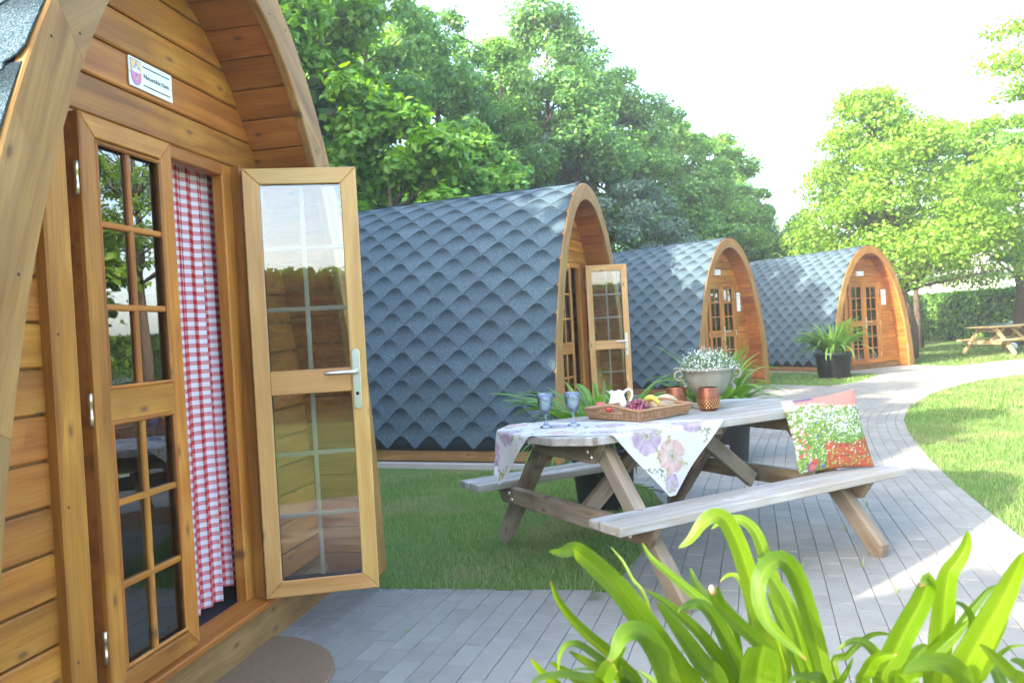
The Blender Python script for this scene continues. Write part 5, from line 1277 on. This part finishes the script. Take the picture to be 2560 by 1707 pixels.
tree_at(1800, 345, 28.0, 'lime_tree', 'sunlit tree stepping down towards the farthest cabin', 53, base=.8, R=2.2, nleaf=24000, L=.17, W=.13, mat=LEAF_MID, trunk_r=.16, clumps=60, **G_)
tree_at(1740, 500, 23.5, 'leafy_tree', 'dark undergrowth tree filling the gap over the middle cabin roof', 54, base=.2, R=2.0, nleaf=24000, L=.15, W=.10, mat=LEAF_DARK, trunk_r=.1, clumps=60, **G_)
tree_at(1880, 470, 30.0, 'leafy_tree', 'low green tree above the farthest cabin roof, left half', 55, base=.3, R=2.3, nleaf=24000, L=.17, W=.12, mat=LEAF_MID, trunk_r=.12, clumps=60, **G_)
tree_at(1960, 530, 31.5, 'leafy_tree', 'last dark tree at the low end of the tree line', 56, base=.2, R=2.7, nleaf=22000, L=.17, W=.12, mat=LEAF_DARK, trunk_r=.12, clumps=56, **G_)
for k, (px, top, Y, R, mt, lab) in enumerate(((880, -70, 18.5, 2.0, LEAF_MID, 'mid green tree filling the gap between the two left maples and the dark tree'), (1065, 60, 21.0, 1.9, LEAF_MID, 'paler feathery tree just left of the white sky notch'), (1235, 165, 22.5, 1.8, LEAF_MID, 'low tree at the bottom of the white sky notch'), (1335, 110, 24.0, 1.9, LEAF_MID, 'tree close behind the slender pointed one'), (1490, 100, 25.0, 2.0, LEAF_DARK, 'tree directly behind the right shoulder of the tallest tree'), (1680, 285, 27.5, 2.1, LEAF_MID, 'tree between the deep green one and the sunlit topped one'), (1850, 430, 33.0, 2.6, LEAF_MID, 'distant tree at the falling end of the tree line'), (2025, 575, 35.0, 2.2, LEAF_DARK, 'small far tree in the gap beside the broad lime tree'))):
    tree_at(px, top, Y, 'leafy_tree', lab, 80+k, base=.8, R=R, nleaf=20000, L=.16, W=.11, mat=mt, trunk_r=.14, shape='cone', top_r=.45, clumps=70, group=TB)
TL = 'sunlit trees along the lawn'
R1 = tree('hornbeam_tree', (10.55, 21.2, -.02), 'broad lime green tree with layered branches right of the farthest cabin', 7.0, 2.1, 2.95, 46000, .13, .085, LEAF_LIME, .10, 61, shape='cone', lean=(-.9, 0), top_r=.35, clumps=180, flat=.65, droop=.06, group=TL)
tree('hornbeam_tree', (13.6, 26.9, -.02), 'second sunlit tree with a thinner trunk behind the broad lime tree', 7.6, 2.6, 2.8, 22000, .15, .10, LEAF_LIME, .12, 62, clumps=110, flat=.5, droop=.06, group=TL)
tree('hornbeam_tree', (13.0, 16.6, -.02), 'tall lime green tree whose boughs reach in from the right photo edge', 9.5, 3.6, 2.9, 26000, .14, .09, LEAF_LIME, .15, 63, clumps=90, flat=.5, droop=.06, group=TL)
tree('hornbeam_tree', (15.6, 24.6, -.02), 'dark trunked tree before the hedge near the second picnic table', 7.0, 2.5, 2.7, 28000, .17, .11, LEAF_MID, .19, 64, clumps=70, flat=.45, droop=.06, group=TL)
for k, (x, y, H, R, s, lab) in enumerate(((12.2, 12.3, 7.0, 2.3, 65, 'sunlit tree across the lawn beyond the right photo edge'), (10.3, 8.2, 7.5, 2.4, 66, 'sunlit tree on the lawn mirrored in the near cabin panes'), (19, 17, 9, 3.2, 67, 'far sunlit tree beyond the lawn edge'))):
    tree('hornbeam_tree', (x, y, -.02), lab, H, .8, R, 13000, .25, .17, LEAF_LIME, .14, s, clumps=60, flat=.45, group=TL)
# the belt of trees goes on round the left, behind the near cabin, and shades the court
TS = 'trees of the belt left of the near cabin'
for k, (x, y, H, R, lab) in enumerate(((-8.6, 5.4, 8.8, 3.2, 'tree of the belt behind the near cabin'), (-7.0, 2.3, 7.2, 2.4, 'tree of the belt beside the near cabin'), (-6.2, .5, 5.3, 1.8, 'added smaller tree out of view, blocking sun in front of the near cabin'), (-10.0, 9.0, 12.0, 3.6, 'tree of the belt left of the second cabin'), (-7.2, 11.5, 8.4, 2.8, 'tree of the belt at the back of the second cabin'), (-13.5, 2.6, 9.6, 3.2, 'outer tree of the belt behind the near cabin'), (-4.6, 14.6, 8.2, 2.5, 'tree of the belt behind the second cabin ridge'))):  # the smaller front tree is added as a sun blocker for the paving
    tree('belt_tree', (x, y, -.02), lab, H, .7, R, 11000, .35, .27, LEAF_DARK, .17, 70+k, clumps=80, group=TS)
tree('belt_tree', (-7.3, 2.5, -.02), 'added dense low tree out of view, shading the lawn past the near cabin', 4.7, .3, 2.5, 15000, .36, .27, LEAF_DARK, .1, 95, clumps=80, group=TS)  # unseen tree added for deeper shade on the left lawn
tree('belt_tree', (-5.9, -2.0, -.02), 'slim column tree added out of view left of the camera to shade the paving', 6.6, 2.4, .62, 9000, .17, .12, LEAF_MID, .06, 90, shape='column', clumps=40, group=TS)  # unseen narrow crown, added and sized to shade one strip of paving
# ---------------------------------------------------------------- hedge, house, second table
def hedge():
    A = [(16.1, 34.6), (17.3, 33.2), (18.1, 28.2), (19.6, 21.0), (21, 14)]; r = empty('clipped_hedge', T((17.5, 30, 0)), label='long clipped green hedge along the far edge of the lawn', cat='hedge'); o = Vector((17.5, 30, 0))
    P = []; N = []; H = 1.80; D = .75; core = MB()
    for (a, b) in zip(A[:-1], A[1:]):
        a, b = Vector((*a, 0)), Vector((*b, 0)); d = (b-a).normalized(); nn = Vector((d.y, -d.x, 0)); L = (b-a).length
        v, f = prism_data(rect(L, D*.8), H*.94, .02); core.put(v, f, frame((a+b)/2-o+Vector((0, 0, H*.47)), d, z=(0, 0, 1)))
        n = int(L*1500)
        for _ in range(1):
            t = RNG.uniform(0, L, n); face = RNG.integers(0, 4, n); z = RNG.uniform(.02, H, n); off = RNG.normal(0, .035, n)
            for k in range(n):
                if face[k] == 3: p = a+d*t[k]+nn*RNG.uniform(-D/2, D/2)+Vector((0, 0, H+off[k]*1.3)); q = Vector((0, 0, 1))
                else: s = 1 if face[k] == 2 else -1; s = -1 if face[k] < 2 else 1; p = a+d*t[k]+nn*s*(D/2+off[k])+Vector((0, 0, z[k])); q = nn*s
                P.append(tuple(p-o)); N.append(tuple(q))
    add('hedge_core', core.mesh('hedge_core'), r, None, plain('hedge_twigs', (.02, .035, .012), 1, .05)); P = np.array(P); add('hedge_leaves', leaf_cards('hedge_leaves', P, np.array(N), .17, .11, .7), r, None, LEAF_HEDGE)
hedge()
def back_hedge():  # unseen hedge, made up so the open door panes have something to reflect
    r = empty('reflection_hedge', T((1, -10, 0)), label='tall dark hedge added unseen behind the camera for the door panes to reflect', cat='hedge'); core = MB(); v, f = prism_data(rect(16, .8), 2.6, .05); core.put(v, f, T((0, 0, 1.3)))
    add('hedge_core', core.mesh('hedge_core'), r, None, bpy.data.materials['hedge_twigs']); n = 14000
    P = np.c_[RNG.uniform(-8, 8, n), np.full(n, .42)+RNG.normal(0, .07, n), RNG.uniform(0, 2.75, n)]; top = RNG.uniform(0, 1, n) < .15; P[top, 1] = RNG.uniform(-.4, .4, top.sum()); P[top, 2] = 2.65+RNG.normal(0, .06, top.sum())
    N = np.tile(np.array([[0, 1.0, .2]]), (n, 1)); add('hedge_leaves', leaf_cards('hedge_leaves', P, N, .16, .11, .6), r, None, LEAF_DARK)
back_hedge()
def house():
    r = empty('white_house', T((24.5, 47, 0)) @ RZ(rad(-14)), label='low white house with a grey tiled roof seen beyond the hedge', cat='house')
    board('wall', r, (0, 3, 1.6), (1, 0, 0), (0, 0, 1), 17, 6, 3.25, HOUSE, .01)
    v = [(-8.9, -.4, 3.18), (8.9, -.4, 3.18), (8.9, 3, 5.3), (-8.9, 3, 5.3), (8.9, 6.4, 3.18), (-8.9, 6.4, 3.18), (-8.9, -.4, 3.06), (8.9, -.4, 3.06), (8.9, 6.4, 3.06), (-8.9, 6.4, 3.06)]
    add('roof', mk('roof', v, [[0, 1, 2, 3], [3, 2, 4, 5], [0, 6, 7, 1], [1, 7, 8, 4, 2], [5, 9, 6, 0, 3], [4, 8, 9, 5], [6, 9, 8, 7]]), r, None, TILES)
    board('gutter', r, (0, -.45, 3.1), (1, 0, 0), (0, 0, 1), 17.8, .1, .1, PING, .01)
    for k in range(4):
        w = board('window', r, (-6+4*k, -.01, 1.75), (1, 0, 0), (0, -1, 0), 1.3, 1.2, .06, WHITE, .01); add('pane', box(1.1, 1.0, .02, .003, PING), w, T((0, 0, .03)), PING)
    board('base_course', r, (0, -.02, .35), (1, 0, 0), (0, -1, 0), 17.02, .7, .04, STONE, .01)
house()
M2 = T((13.30, 21.40, -.02)) @ RZ(math.atan2(.27, .96))
M2 = T((13.15, 21.36, -.02)) @ RZ(rad(15.9)); CACHE.pop('x', None)
picnic_table(M2, 'light yellow picnic table standing on the far lawn by the hedge', WOOD_NEW, WOOD_NEW, 'wooden picnic tables', chamfer=False)
def dark_table():
    p = at(2530, 850, 25.6); r = empty('garden_games_table', T((p.x+.55, 25.8, -.02)) @ RZ(rad(10)), label='low dark topped garden table behind the far picnic table', cat='garden table')
    board('table_top', r, (0, 0, .66), (1, 0, 0), (0, 0, 1), 2.2, 1.0, .05, PING, .006)
    for sx in (-1, 1): board('side_panel', r, (sx*.8, 0, .315), (0, 1, 0), (1, 0, 0), .85, .63, .05, WOOD_DARK, .006)
    board('apron', r, (0, -.42, .58), (1, 0, 0), (0, -1, 0), 1.54, .10, .03, WOOD_DARK, .004)
    q = T((p.x+.75, 25.75, .672)) @ RZ(rad(12))
    def cover():
        v = []; f = []; n = 24
        for j in range(9):
            for i in range(n+1):
                a, b = i/n, j/8; h = .12*min(1, 6*a*(1-a))*min(1, 6*b*(1-b))+.012*math.sin(a*19+b*7)*min(1, 9*a*(1-a)); v.append(((a-.5)*1.3, (b-.5)*.7, max(0, h)))
        for j in range(8):
            for i in range(n): k = j*(n+1)+i; f.append([k, k+1, k+n+2, k+n+1])
        return mk('white_cover', v, f, True)
    add('folded_cover', cover(), None, q, TOWEL, label='folded white cover lying on the dark garden table', cat='cover')
dark_table()
def ball():
    add('white_ball', ico('white_ball', .11, 3), None, T((14.05, 22.6, .088)), WHITE, label='white ball on the lawn under the far picnic table', cat='ball')
ball()

# ---------------------------------------------------------------- thin haze volume added to imitate lens glare
hm = bpy.data.materials.new('glare_haze'); hm.use_nodes = True; hn = hm.node_tree; hn.nodes.clear()
hv = hn.nodes.new('ShaderNodeVolumePrincipled'); hv.inputs['Color'].default_value = (.94, .97, 1, 1); hv.inputs['Density'].default_value = .0023; hv.inputs['Anisotropy'].default_value = .25
ho = hn.nodes.new('ShaderNodeOutputMaterial'); hn.links.new(hv.outputs[0], ho.inputs['Volume'])
hb = MB(); hb.put(*prism_data(rect(330, 390), 15.2, .01)); add('haze', hb.mesh('haze'), None, T((10, 40, 6.55)), hm, kind='stuff')
